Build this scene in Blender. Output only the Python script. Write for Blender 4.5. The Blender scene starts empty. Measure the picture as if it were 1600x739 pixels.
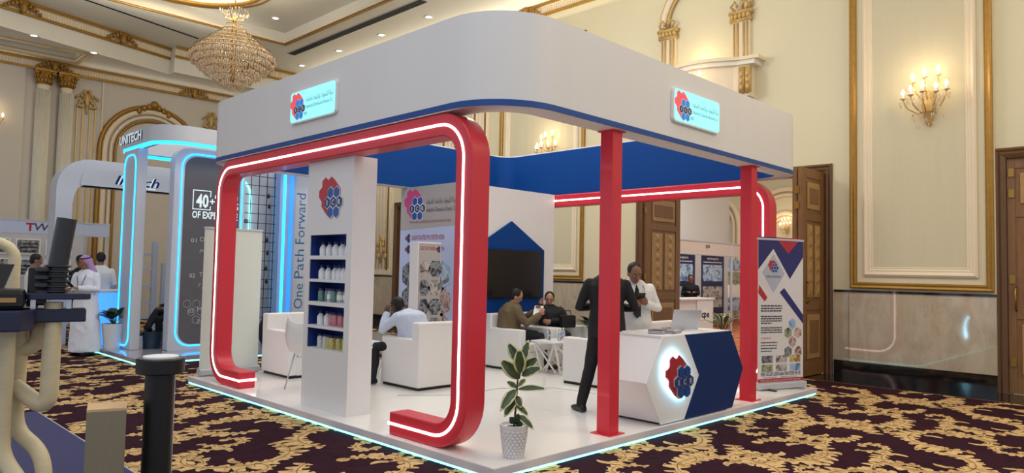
import bpy, bmesh, math, random
from mathutils import Vector, Matrix, noise
random.seed(7)
sc = bpy.context.scene
COL = sc.collection

# ---------------------------------------------------------------- camera
CAM = (-3.78755, -3.89728, 1.58001); YAW, PITCH, ROLL = 0.78157, 0.04943, 0.02098
fw = Vector((math.cos(YAW)*math.cos(PITCH), math.sin(YAW)*math.cos(PITCH), math.sin(PITCH)))
r0 = Vector((math.sin(YAW), -math.cos(YAW), 0)); u0 = r0.cross(fw)
rt = r0*math.cos(ROLL)+u0*math.sin(ROLL); up = -r0*math.sin(ROLL)+u0*math.cos(ROLL)
cd = bpy.data.cameras.new('camera'); cam = bpy.data.objects.new('camera', cd); COL.objects.link(cam)
m = Matrix((rt, up, -fw)).transposed().to_4x4(); m.translation = CAM; cam.matrix_world = m
cd.sensor_width = 36; cd.lens = 1114.9975*36/1600; cd.clip_end = 200
sc.camera = cam

# ---------------------------------------------------------------- light
sc.view_settings.view_transform = 'Standard'; sc.view_settings.look = 'None'
sc.view_settings.gamma = 1; sc.view_settings.exposure = 0.12; sc.view_settings.use_curve_mapping = False
w = bpy.data.worlds.new('hall_ambience'); sc.world = w; w.use_nodes = True
w.node_tree.nodes['Background'].inputs[0].default_value = (0.90, 0.95, 1.06, 1)
w.node_tree.nodes['Background'].inputs[1].default_value = 0.74

def area(name, loc, size, power, col, rot=(0, 0, 0), sy=None):
    l = bpy.data.lights.new(name, 'AREA'); l.energy = power; l.color = col; l.size = size
    if sy: l.shape = 'RECTANGLE'; l.size_y = sy
    o = bpy.data.objects.new(name, l); COL.objects.link(o); o.location = loc; o.rotation_euler = rot
    return o
def point(name, loc, power, col, r=.05):
    l = bpy.data.lights.new(name, 'POINT'); l.energy = power; l.color = col; l.shadow_soft_size = r
    o = bpy.data.objects.new(name, l); COL.objects.link(o); o.location = loc
    return o
area('ceiling_wash_light', (1.5, 1.0, 7.8), 5.5, 210, (.95, .98, 1))
area('ceiling_wash_light', (4.5, -5.5, 7.8), 5.0, 230, (1, .78, .46), rot=(math.radians(30), 0, 0))
area('ceiling_wash_light', (2.5, 8.5, 7.8), 5.0, 200, (1, .99, .97))
area('ceiling_wash_light', (-4.5, -1.5, 7.8), 5.0, 160, (.90, .95, 1))
point('chandelier_glow', (3.12, 12.1, 7.45), 70, (1, .92, .76), .5)
point('hall_fill_glow', (4.2, 4.5, 6.0), 210, (1, .98, .92), .6)  # invented fill for the dim ceiling, no chandelier hangs at this point
point('hall_fill_glow', (4.2, -4.5, 6.0), 100, (1, .84, .58), .6)  # another fixtureless fill, added out of view with a warm tint
area('ceiling_uplight_fill', (8.2, 6, 7.3), .15, 110, (1, .93, .78), rot=(0, math.radians(150), 0), sy=22)  # upward fill added along the right wall to brighten the ceiling, not a cove
area('ceiling_uplight_fill', (1.0, 18.75, 6.75), 12, 10, (1, .93, .8), rot=(math.radians(-150), 0, 0), sy=.15)  # same kind of added upward fill, for the soffit at the back wall
area('soffit_uplight_fill', (0, 14.6, 7.35), 9, 22, (1, .95, .85), rot=(math.radians(160), 0, 0), sy=.2)  # added uplight for the ceiling before the lowered soffit, no fixture there
area('next_room_light', (13.0, 4.5, 6.5), 5.0, 420, (1, .96, .9))

# ---------------------------------------------------------------- materials
def lin(c):
    c = c/255.0
    return c/12.92 if c <= .04045 else ((c+.055)/1.055)**2.4
def rgb(r, g, b): return (lin(r), lin(g), lin(b), 1)
MATS = {}
def mat(key, col, rough=.5, metal=0, var=.06, scale=6, bump=0, spec=.5, coat=0, stretch=None, emit=None, es=0, trans=0, ior=1.45, bscale=None):
    """principled material with a procedural mottling of its colour (and optional fine relief)"""
    if key in MATS: return MATS[key]
    m = bpy.data.materials.new(key); m.use_nodes = True; nt = m.node_tree; b = nt.nodes['Principled BSDF']
    c = rgb(*col)
    tc = nt.nodes.new('ShaderNodeTexCoord'); mp = nt.nodes.new('ShaderNodeMapping')
    nt.links.new(tc.outputs['Object'], mp.inputs[0])
    if stretch: mp.inputs['Scale'].default_value = stretch
    nz = nt.nodes.new('ShaderNodeTexNoise'); nz.inputs['Scale'].default_value = scale; nz.inputs['Detail'].default_value = 4
    nt.links.new(mp.outputs[0], nz.inputs['Vector'])
    mx = nt.nodes.new('ShaderNodeMix'); mx.data_type = 'RGBA'
    mx.inputs[6].default_value = tuple(min(1, v*(1-var)) for v in c[:3])+(1,)
    mx.inputs[7].default_value = tuple(min(1, v*(1+var)) for v in c[:3])+(1,)
    nt.links.new(nz.outputs['Fac'], mx.inputs[0]); nt.links.new(mx.outputs[2], b.inputs['Base Color'])
    b.inputs['Roughness'].default_value = rough; b.inputs['Metallic'].default_value = metal
    b.inputs['Specular IOR Level'].default_value = spec; b.inputs['Coat Weight'].default_value = coat
    b.inputs['IOR'].default_value = ior
    if coat: b.inputs['Coat Roughness'].default_value = .08
    if trans: b.inputs['Transmission Weight'].default_value = trans
    if bump:
        bp = nt.nodes.new('ShaderNodeBump'); bp.inputs['Strength'].default_value = bump; bp.inputs['Distance'].default_value = .01
        if bscale:
            n2 = nt.nodes.new('ShaderNodeTexNoise'); n2.inputs['Scale'].default_value = bscale; n2.inputs['Detail'].default_value = 3
            nt.links.new(mp.outputs[0], n2.inputs['Vector']); nt.links.new(n2.outputs['Fac'], bp.inputs['Height'])
        else: nt.links.new(nz.outputs['Fac'], bp.inputs['Height'])
        nt.links.new(bp.outputs[0], b.inputs['Normal'])
    if emit:
        b.inputs['Emission Color'].default_value = rgb(*emit); b.inputs['Emission Strength'].default_value = es
    MATS[key] = m
    return m
M = {}
M['white'] = mat('white_paint', (226, 224, 222), .45, var=.015, scale=2)
M['fascia'] = mat('fascia_paint', (222, 219, 216), .5, var=.03, scale=1.2, stretch=(3, 3, .4))
M['deck'] = mat('white_vinyl_floor', (236, 233, 228), .22, var=.02, scale=1.5, coat=.2)
M['deckside'] = mat('grey_laminate_edge', (208, 203, 210), .45, var=.03)
M['blue'] = mat('royal_blue_paint', (4, 62, 132), .55, var=.03, scale=2, spec=.2)
M['blueband'] = mat('blue_edge_paint', (22, 70, 140), .5, var=.03)
M['navy'] = mat('navy_panel', (10, 44, 98), .4, var=.03, scale=2, spec=.2)
M['red'] = mat('red_lacquer', (206, 40, 57), .4, var=.04, scale=2, coat=.15)
M['red2'] = mat('red_print', (214, 52, 66), .5, var=.03)
M['led'] = mat('led_white', (255, 255, 255), .4, emit=(255, 240, 238), es=5)
M['ledcyan'] = mat('led_cyan', (220, 255, 255), .4, emit=(120, 236, 240), es=2.6)
M['ledblue'] = mat('led_blue', (60, 200, 255), .4, emit=(30, 170, 255), es=3.2)
M['ledhalo'] = mat('led_halo', (200, 240, 255), .4, emit=(150, 225, 255), es=20)
M['lightbox'] = mat('lightbox_acrylic', (120, 200, 205), .3, emit=(160, 246, 250), es=.72, var=.02, scale=1)
M['boxred'] = mat('lightbox_red_film', (226, 70, 78), .3, emit=(255, 96, 106), es=.45)
M['boxblue'] = mat('lightbox_blue_film', (10, 120, 205), .3, emit=(0, 130, 215), es=.45)
M['boxtext'] = mat('lightbox_text_film', (60, 130, 140), .4)
M['logored'] = mat('logo_red', (186, 40, 48), .35, var=.03)
M['logopink'] = mat('logo_pink_print', (206, 70, 130), .5, var=.05)
M['logoblue'] = mat('logo_blue', (24, 84, 160), .35, var=.03)
M['logonavy'] = mat('logo_navy', (30, 56, 116), .35, var=.03)
M['chrome'] = mat('brushed_aluminium', (190, 192, 196), .3, metal=.9, var=.04)
M['alum'] = mat('satin_aluminium', (196, 198, 204), .4, metal=.4, var=.04)
M['black'] = mat('black_plastic', (14, 14, 16), .4, var=.1)
M['blacksoft'] = mat('black_rubber', (20, 20, 22), .7, var=.1)
M['screen'] = mat('dark_screen', (30, 26, 24), .25, var=.05, scale=1)
M['leather'] = mat('white_leatherette', (228, 226, 222), .45, var=.025, scale=8, bump=.05, bscale=60)
M['cream'] = mat('cream_wall_paint', (216, 206, 174), .7, var=.03, scale=.8)
M['creamback'] = mat('pale_wall_paint', (204, 196, 184), .7, var=.03, scale=.8)
M['panelcream'] = mat('panel_fabric', (204, 194, 164), .75, var=.05, scale=1.5, stretch=(6, 6, .4), bump=.06)
M['mould'] = mat('cream_moulding', (228, 212, 184), .55, var=.03)
M['gold'] = mat('gilt_moulding', (158, 118, 50), .42, metal=.45, var=.25, scale=14, bump=.25)
M['goldlight'] = mat('pale_gilt', (196, 164, 104), .45, metal=.35, var=.2, scale=18, bump=.2)
M['ceil'] = mat('ceiling_plaster', (226, 221, 206), .8, var=.02, scale=.6)
M['wood'] = mat('walnut_door', (126, 88, 50), .4, var=.3, scale=5, stretch=(6, 6, .7), bump=.1)
M['wooddark'] = mat('dark_door_frame', (96, 66, 38), .4, var=.3, scale=5, stretch=(6, 6, .7), bump=.1)
M['woodlight'] = mat('carved_oak', (166, 130, 80), .45, var=.25, scale=9, bump=.15)
M['brass'] = mat('polished_brass', (158, 124, 62), .35, metal=.9, var=.1)
M['blackmarble'] = mat('black_marble', (16, 18, 20), .08, var=.4, scale=3, coat=.4)
M['glassclear'] = mat('clear_plastic', (235, 240, 242), .05, trans=.92, var=0)
M['soil'] = mat('potting_soil', (52, 40, 34), .95, var=.4, scale=60, bump=.6)
M['stem'] = mat('green_brown_stem', (70, 62, 40), .7, var=.2)
M['paper'] = mat('white_paper', (236, 234, 230), .7, var=.02)
M['greyfab'] = mat('rollup_back_film', (214, 224, 214), .6, var=.02, scale=1)

# ---------------------------------------------------------------- mesh helpers
def frame(path, closed=False):
    """parallel-transport frames along a polyline: list of (point, a, b)"""
    n = len(path); P = [Vector(p) for p in path]; T = []
    for i in range(n):
        if closed: t = P[(i+1) % n]-P[i-1]
        else: t = P[min(i+1, n-1)]-P[max(i-1, 0)]
        T.append(t.normalized())
    ref = Vector((0, 0, 1)) if abs(T[0].z) < .9 else Vector((1, 0, 0))
    a = (ref-T[0]*ref.dot(T[0])).normalized(); out = []
    for i in range(n):
        a = (a-T[i]*a.dot(T[i])).normalized(); out.append((P[i], a, T[i].cross(a)))
    return out

class MB:
    def __init__(s): s.v = []; s.f = []; s.mi = []; s.cur = 0
    def face(s, idx): s.f.append(tuple(idx)); s.mi.append(s.cur)
    def box(s, x0, x1, y0, y1, z0, z1):
        n = len(s.v)
        s.v += [(x, y, z) for z in (z0, z1) for y in (y0, y1) for x in (x0, x1)]
        for q in ((0, 2, 3, 1), (4, 5, 7, 6), (0, 1, 5, 4), (2, 6, 7, 3), (0, 4, 6, 2), (1, 3, 7, 5)): s.face([n+i for i in q])
        return s
    def prism(s, poly, O, U, V, N, d0, d1, cap0=True, cap1=True):
        """extrude a 2-D outline (counter-clockwise in U,V) from depth d0 to d1 along N"""
        O, U, V, N = Vector(O), Vector(U), Vector(V), Vector(N); n = len(s.v); k = len(poly)
        for d in (d0, d1): s.v += [tuple(O+U*p[0]+V*p[1]+N*d) for p in poly]
        if cap0: s.face([n+i for i in reversed(range(k))])
        if cap1: s.face([n+k+i for i in range(k)])
        for i in range(k): s.face([n+i, n+(i+1) % k, n+k+(i+1) % k, n+k+i])
        return s
    def loft(s, rings, cap=True, closed=False):
        """rings: lists of points, all of one length"""
        n = len(s.v); k = len(rings[0]); m = len(rings)
        for r in rings: s.v += [tuple(p) for p in r]
        for j in range(m if closed else m-1):
            a = n+j*k; b = n+((j+1) % m)*k
            for i in range(k): s.face([a+i, a+(i+1) % k, b+(i+1) % k, b+i])
        if cap and not closed:
            s.face([n+i for i in reversed(range(k))]); s.face([n+(m-1)*k+i for i in range(k)])
        return s
    def tube(s, path, r, n=8, closed=False, flat=1.0, caps=True):
        fr = frame(path, closed); rings = []
        for i, (p, a, b) in enumerate(fr):
            rr = r[i] if isinstance(r, (list, tuple)) else r
            rings.append([p+a*rr*math.cos(t)+b*rr*flat*math.sin(t) for t in [2*math.pi*k/n for k in range(n)]])
        return s.loft(rings, caps, closed)
    def bar(s, a, b, w, h=None):
        """square bar between two points"""
        h = h or w; fr = frame([a, b]); rings = []
        for p, u, v in fr: rings.append([p+u*h/2*x+v*w/2*y for x, y in ((-1, -1), (1, -1), (1, 1), (-1, 1))])
        return s.loft(rings)
    def lathe(s, prof, c=(0, 0, 0), n=20, ax='z'):
        rings = []
        for r, z in prof:
            ring = []
            for k in range(n):
                t = 2*math.pi*k/n; x, y = r*math.cos(t), r*math.sin(t)
                ring.append({'z': (c[0]+x, c[1]+y, c[2]+z), 'x': (c[0]+z, c[1]+x, c[2]+y), 'y': (c[0]+x, c[1]+z, c[2]-y)}[ax])
            rings.append(ring)
        return s.loft(rings)
    def ball(s, c, rx, ry=None, rz=None, n=12, m=8, rot=None):
        ry = ry or rx; rz = rz or rx; rings = []
        for j in range(m+1):
            ph = math.pi*(j+.001)/(m+.002)-math.pi/2; ring = []
            for k in range(n):
                t = 2*math.pi*k/n
                p = Vector((rx*math.cos(ph)*math.cos(t), ry*math.cos(ph)*math.sin(t), rz*math.sin(ph)))
                if rot: p = rot @ p
                ring.append(Vector(c)+p)
            rings.append(ring)
        return s.loft(rings)
    def sheet(s, grid):
        n = len(s.v); k = len(grid[0])
        for r in grid: s.v += [tuple(p) for p in r]
        for j in range(len(grid)-1):
            for i in range(k-1):
                a = n+j*k+i; s.face([a, a+1, a+k+1, a+k])
        return s
    def mesh(s, name):
        me = bpy.data.meshes.new(name); me.from_pydata(s.v, [], s.f); return me
    def build(s, name, m, parent=None, smooth=False, bevel=0, off=None, seg=2, solid=0):
        me = s.mesh(name)
        ms = m if isinstance(m, (list, tuple)) else [m]
        for x in ms: me.materials.append(x)
        if len(ms) > 1: me.polygons.foreach_set('material_index', s.mi)
        if off: me.transform(Matrix.Translation(off))
        bm = bmesh.new(); bm.from_mesh(me); bmesh.ops.recalc_face_normals(bm, faces=bm.faces); bm.to_mesh(me); bm.free()
        o = bpy.data.objects.new(name, me); COL.objects.link(o); o.parent = parent
        if smooth:
            me.polygons.foreach_set('use_smooth', [True]*len(me.polygons))
            if smooth == 'auto' or bevel:
                try: me.set_sharp_from_angle(angle=math.radians(40))
                except Exception: pass
        if solid:
            md = o.modifiers.new('thickness', 'SOLIDIFY'); md.thickness = solid; md.offset = 0
        if bevel:
            md = o.modifiers.new('bevel', 'BEVEL'); md.width = bevel; md.segments = seg; md.limit_method = 'ANGLE'; md.angle_limit = math.radians(40)
        me.update()
        return o

def tag(o, label, cat, group=None):
    o['label'] = label; o['category'] = cat
    if group: o['group'] = group
    return o
def thing(name, label, cat, loc=(0, 0, 0), rz=0, group=None):
    o = bpy.data.objects.new(name, None); COL.objects.link(o); o.empty_display_size = .2
    o.location = loc; o.rotation_euler = (0, 0, rz)
    return tag(o, label, cat, group)
def struct(o): o['kind'] = 'structure'; return o
def stuff(o): o['kind'] = 'stuff'; return o
def dup(root, loc, rz=None, label=None, group=None, scale=None):
    def cp(o, par):
        c = o.copy(); COL.objects.link(c); c.parent = par
        for ch in o.children: cp(ch, c)
        return c
    r = cp(root, None); r.location = loc
    if rz is not None: r.rotation_euler = (0, 0, rz)
    if scale: r.scale = (scale,)*3
    if label: r['label'] = label
    if group: r['group'] = group
    return r
def neg(v): return (-v[0], -v[1], -v[2])

def rrect(x0, x1, y0, y1, r, n=6):
    """rounded rectangle outline, counter-clockwise; r may be a 4-list (x0y0, x1y0, x1y1, x0y1)"""
    rs = r if isinstance(r, (list, tuple)) else [r]*4; out = []
    for (cx, cy, a), q in zip(((x0, y0, 180), (x1, y0, 270), (x1, y1, 0), (x0, y1, 90)), rs):
        if q <= 0: out.append((cx, cy)); continue
        ox = cx+q if cx == x0 else cx-q; oy = cy+q if cy == y0 else cy-q
        for k in range(n+1):
            t = math.radians(a+90*k/n); out.append((ox+q*math.cos(t), oy+q*math.sin(t)))
    return out
def hexagon(cx, cy, r, rot=90): return [(cx+r*math.cos(math.radians(rot+60*k)), cy+r*math.sin(math.radians(rot+60*k))) for k in range(6)]
def hull(pts):
    pts = sorted(set(pts)); 
    def half(ps):
        h = []
        for p in ps:
            while len(h) > 1 and (h[-1][0]-h[-2][0])*(p[1]-h[-2][1])-(h[-1][1]-h[-2][1])*(p[0]-h[-2][0]) <= 0: h.pop()
            h.append(p)
        return h
    a = half(pts); b = half(pts[::-1]); return a[:-1]+b[:-1]

# lettering: font curves turned into thin meshes
FORMS = {'ا': (0xFE8D, 0xFE8E, 0, 0), 'ل': (0xFEDD, 0xFEDE, 0xFEDF, 0xFEE0), 'ش': (0xFEB5, 0xFEB6, 0xFEB7, 0xFEB8), 'ر': (0xFEAD, 0xFEAE, 0, 0),
 'ك': (0xFED9, 0xFEDA, 0xFEDB, 0xFEDC), 'ة': (0xFE93, 0xFE94, 0, 0), 'ي': (0xFEF1, 0xFEF2, 0xFEF3, 0xFEF4), 'م': (0xFEE1, 0xFEE2, 0xFEE3, 0xFEE4),
 'و': (0xFEED, 0xFEEE, 0, 0), 'ت': (0xFE95, 0xFE96, 0xFE97, 0xFE98), 'ن': (0xFEE5, 0xFEE6, 0xFEE7, 0xFEE8), 'ج': (0xFE9D, 0xFE9E, 0xFE9F, 0xFEA0),
 'ص': (0xFEB9, 0xFEBA, 0xFEBB, 0xFEBC), 'ع': (0xFEC9, 0xFECA, 0xFECB, 0xFECC), 'ب': (0xFE8F, 0xFE90, 0xFE91, 0xFE92), 'ه': (0xFEE9, 0xFEEA, 0xFEEB, 0xFEEC), 'د': (0xFEA9, 0xFEAA, 0, 0), 'ح': (0xFEA1, 0xFEA2, 0xFEA3, 0xFEA4), 'س': (0xFEB1, 0xFEB2, 0xFEB3, 0xFEB4), 'ف': (0xFED1, 0xFED2, 0xFED3, 0xFED4)}
def arabic(t):
    out = []
    for i, ch in enumerate(t):
        if ch not in FORMS: out.append(ch); continue
        f = FORMS[ch]; pv = i > 0 and t[i-1] in FORMS and FORMS[t[i-1]][2]; nx = i+1 < len(t) and t[i+1] in FORMS
        if pv and nx and f[3]: k = f[3]
        elif nx and f[2]: k = f[2]
        elif pv: k = f[1]
        else: k = f[0]
        out.append(chr(k))
    return ''.join(reversed(out))
def text_geo(txt, bold=0, res=2, shear=0):
    cu = bpy.data.curves.new('letters', 'FONT'); cu.body = txt; cu.size = 1; cu.resolution_u = res; cu.offset = bold; cu.shear = shear
    o = bpy.data.objects.new('letters', cu); COL.objects.link(o)
    dg = bpy.context.evaluated_depsgraph_get(); me = bpy.data.meshes.new_from_object(o.evaluated_get(dg))
    v = [tuple(x.co) for x in me.vertices]; f = [tuple(p.vertices) for p in me.polygons]
    bpy.data.objects.remove(o); bpy.data.curves.remove(cu); bpy.data.meshes.remove(me)
    return v, f
def lettering(txt, O, U, V, w, h, m, parent, bold=0, d=.002, name='lettering', align='l', shear=0, off=None):
    """text fitted into width w and height h, lower-left corner at O, standing d proud of the surface"""
    O, U, V = Vector(O), Vector(U), Vector(V); N = U.cross(V)
    v, f = text_geo(txt, bold, shear=shear)
    if not v: return None
    x0 = min(p[0] for p in v); x1 = max(p[0] for p in v); y0 = min(p[1] for p in v); y1 = max(p[1] for p in v)
    sx = w/(x1-x0); sy = h/(y1-y0); mb = MB()
    mb.v = [tuple(O+U*(p[0]-x0)*sx+V*(p[1]-y0)*sy+N*d) for p in v]
    for q in f: mb.face(q)
    return mb.build(name, m, parent, off=off)
def textlines(n, O, U, V, w, h, m, parent, fill=.5, seed=1, d=.0015, name='text_block', off=None):
    """n lines of fine print too small to read: rows of short word strokes joined into one part"""
    rnd = random.Random(seed); O, U, V = Vector(O), Vector(U), Vector(V); N = U.cross(V); mb = MB(); lh = h/n
    for i in range(n):
        y = h-lh*(i+.5-fill/2+.0)-lh*fill/2; x = 0; end = w*(1 if i % 4 < 3 else rnd.uniform(.5, .9))
        while x < end-.02*w:
            l = min(rnd.uniform(.05, .16)*w, end-x)
            q = [O+U*a+V*b+N*d for a, b in ((x, y), (x+l, y), (x+l, y+lh*fill), (x, y+lh*fill))]; k = len(mb.v)
            mb.v += [tuple(p) for p in q]; mb.face([k, k+1, k+2, k+3]); x += l+.022*w
    return stuff(mb.build(name, m, parent, off=off))
def plate(poly, O, U, V, d0, d1, m, parent, name, off=None, bevel=0):
    U, V = Vector(U), Vector(V)
    return MB().prism(poly, O, U, V, U.cross(V), d0, d1).build(name, m, parent, off=off, bevel=bevel)
# the seven-hexagon emblem: blue honeycomb in front of a red swept one
def emblem(O, U, V, s, parent, mr, mb_, mn, mw, thick=.004, off=None, lift=.0, text=True):
    U, V = Vector(U).normalized(), Vector(V).normalized(); N = U.cross(V); r = s*.155; dx = r*math.sqrt(3); c0 = (s*.12, -s*.10)
    cells = [(c0[0]+dx*a, c0[1]+r*1.5*b) for a, b in ((-.5, 1), (.5, 1), (-1, 0), (0, 0), (1, 0), (-.5, -1), (.5, -1))]
    red = MB(); sh = (-s*.27, s*.23)
    for i, (cx, cy) in enumerate(cells):
        if i in (4, 6): continue
        red.prism(hull([(round(a, 5), round(b, 5)) for a, b in hexagon(cx, cy, r*1.04)+hexagon(cx+sh[0], cy+sh[1], r*1.04)]), O, U, V, N, lift, lift+thick*(.8+.04*i))
    red_o = red.build('emblem', mr, parent, off=off)
    for i, (cx, cy) in enumerate(cells):
        plate(hexagon(cx, cy, r*1.0), O, U, V, lift+thick, lift+thick*1.5+.0006, mw, red_o, 'hexagon_outline', off)
        plate(hexagon(cx, cy, r*.88), O, U, V, lift+thick*1.5, lift+thick*2+.0012, mn if i in (2, 3, 4) else mb_, red_o, 'hexagon', off)
    if text:
        for i, ch in ((2, 'I'), (3, 'C'), (4, 'R')):
            cx, cy = cells[i]; wd = r*(.22 if ch == 'I' else .7)
            lettering(ch, Vector(O)+U*(cx-wd/2)+V*(cy-r*.42)+N*(lift+thick*2), U, V, wd, r*.84, mw, red_o, bold=.01, off=off)
    return red_o

# ================================================================ THE HALL
WX = 8.45; WY = 19.1; CZ = 7.9
def carpet_mat(key, c1, c2, veins):
    m = bpy.data.materials.new(key); m.use_nodes = True; nt = m.node_tree; b = nt.nodes['Principled BSDF']
    tc = nt.nodes.new('ShaderNodeTexCoord'); nz = nt.nodes.new('ShaderNodeTexNoise'); nz.inputs['Scale'].default_value = veins; nz.inputs['Detail'].default_value = 3; nz.inputs['Distortion'].default_value = 1.2
    nt.links.new(tc.outputs['Object'], nz.inputs['Vector'])
    cr = nt.nodes.new('ShaderNodeValToRGB'); cr.color_ramp.elements[0].position = .36; cr.color_ramp.elements[1].position = .52
    cr.color_ramp.elements[0].color = rgb(*c1); cr.color_ramp.elements[1].color = rgb(*c2)
    nt.links.new(nz.outputs['Fac'], cr.inputs[0]); nt.links.new(cr.outputs[0], b.inputs['Base Color'])
    b.inputs['Roughness'].default_value = .95; b.inputs['Specular IOR Level'].default_value = .1
    n2 = nt.nodes.new('ShaderNodeTexNoise'); n2.inputs['Scale'].default_value = 350; nt.links.new(tc.outputs['Object'], n2.inputs['Vector'])
    bp = nt.nodes.new('ShaderNodeBump'); bp.inputs['Strength'].default_value = .35; bp.inputs['Distance'].default_value = .004
    nt.links.new(n2.outputs['Fac'], bp.inputs['Height']); nt.links.new(bp.outputs[0], b.inputs['Normal'])
    return m
M['carpet'] = carpet_mat('maroon_carpet', (40, 16, 26), (52, 22, 34), 9)
M['scroll'] = carpet_mat('gold_carpet_pile', (186, 150, 98), (216, 182, 128), 7)
M['carpet2'] = carpet_mat('russet_carpet', (120, 62, 38), (176, 112, 76), 5)
def marble_mat():
    m = bpy.data.materials.new('beige_marble'); m.use_nodes = True; nt = m.node_tree; b = nt.nodes['Principled BSDF']
    tc = nt.nodes.new('ShaderNodeTexCoord'); mp = nt.nodes.new('ShaderNodeMapping'); mp.inputs['Scale'].default_value = (1, 1.6, .7)
    nt.links.new(tc.outputs['Object'], mp.inputs[0])
    nz = nt.nodes.new('ShaderNodeTexNoise'); nz.inputs['Scale'].default_value = 2.2; nz.inputs['Detail'].default_value = 8; nz.inputs['Distortion'].default_value = 1.5
    nt.links.new(mp.outputs[0], nz.inputs['Vector']); cr = nt.nodes.new('ShaderNodeValToRGB')
    e = cr.color_ramp.elements; e[0].position = .3; e[0].color = rgb(172, 157, 134); e[1].position = .7; e[1].color = rgb(192, 178, 154)
    x = e.new(.49); x.color = rgb(184, 169, 146); x = e.new(.5); x.color = rgb(170, 151, 127); x = e.new(.515); x.color = rgb(182, 167, 144)
    nt.links.new(nz.outputs['Fac'], cr.inputs[0]); nt.links.new(cr.outputs[0], b.inputs['Base Color'])
    b.inputs['Roughness'].default_value = .06; b.inputs['Coat Weight'].default_value = .5; b.inputs['Coat Roughness'].default_value = .03
    return m
M['marble'] = marble_mat()

floor = struct(MB().box(-9, 7.5, -9, WY, -.12, 0).build('floor', M['carpet']))
MB().box(7.53, 15, -9, WY, -.12, -.002).build('marble_border', M['blackmarble'], floor)
MB().box(7.5, 7.53, -9, WY, -.12, .004).build('edge_strip', M['brass'], floor)
MB().box(9.6, 24, -9, WY, -.12, .0).build('next_room_carpet', M['carpet2'], floor)
for y in range(-8, 19, 2):
    MB().box(7.54, 8.4, y+.004, y+1.996, -.1, .0012).build('marble_slab', M['blackmarble'], floor)

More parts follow.
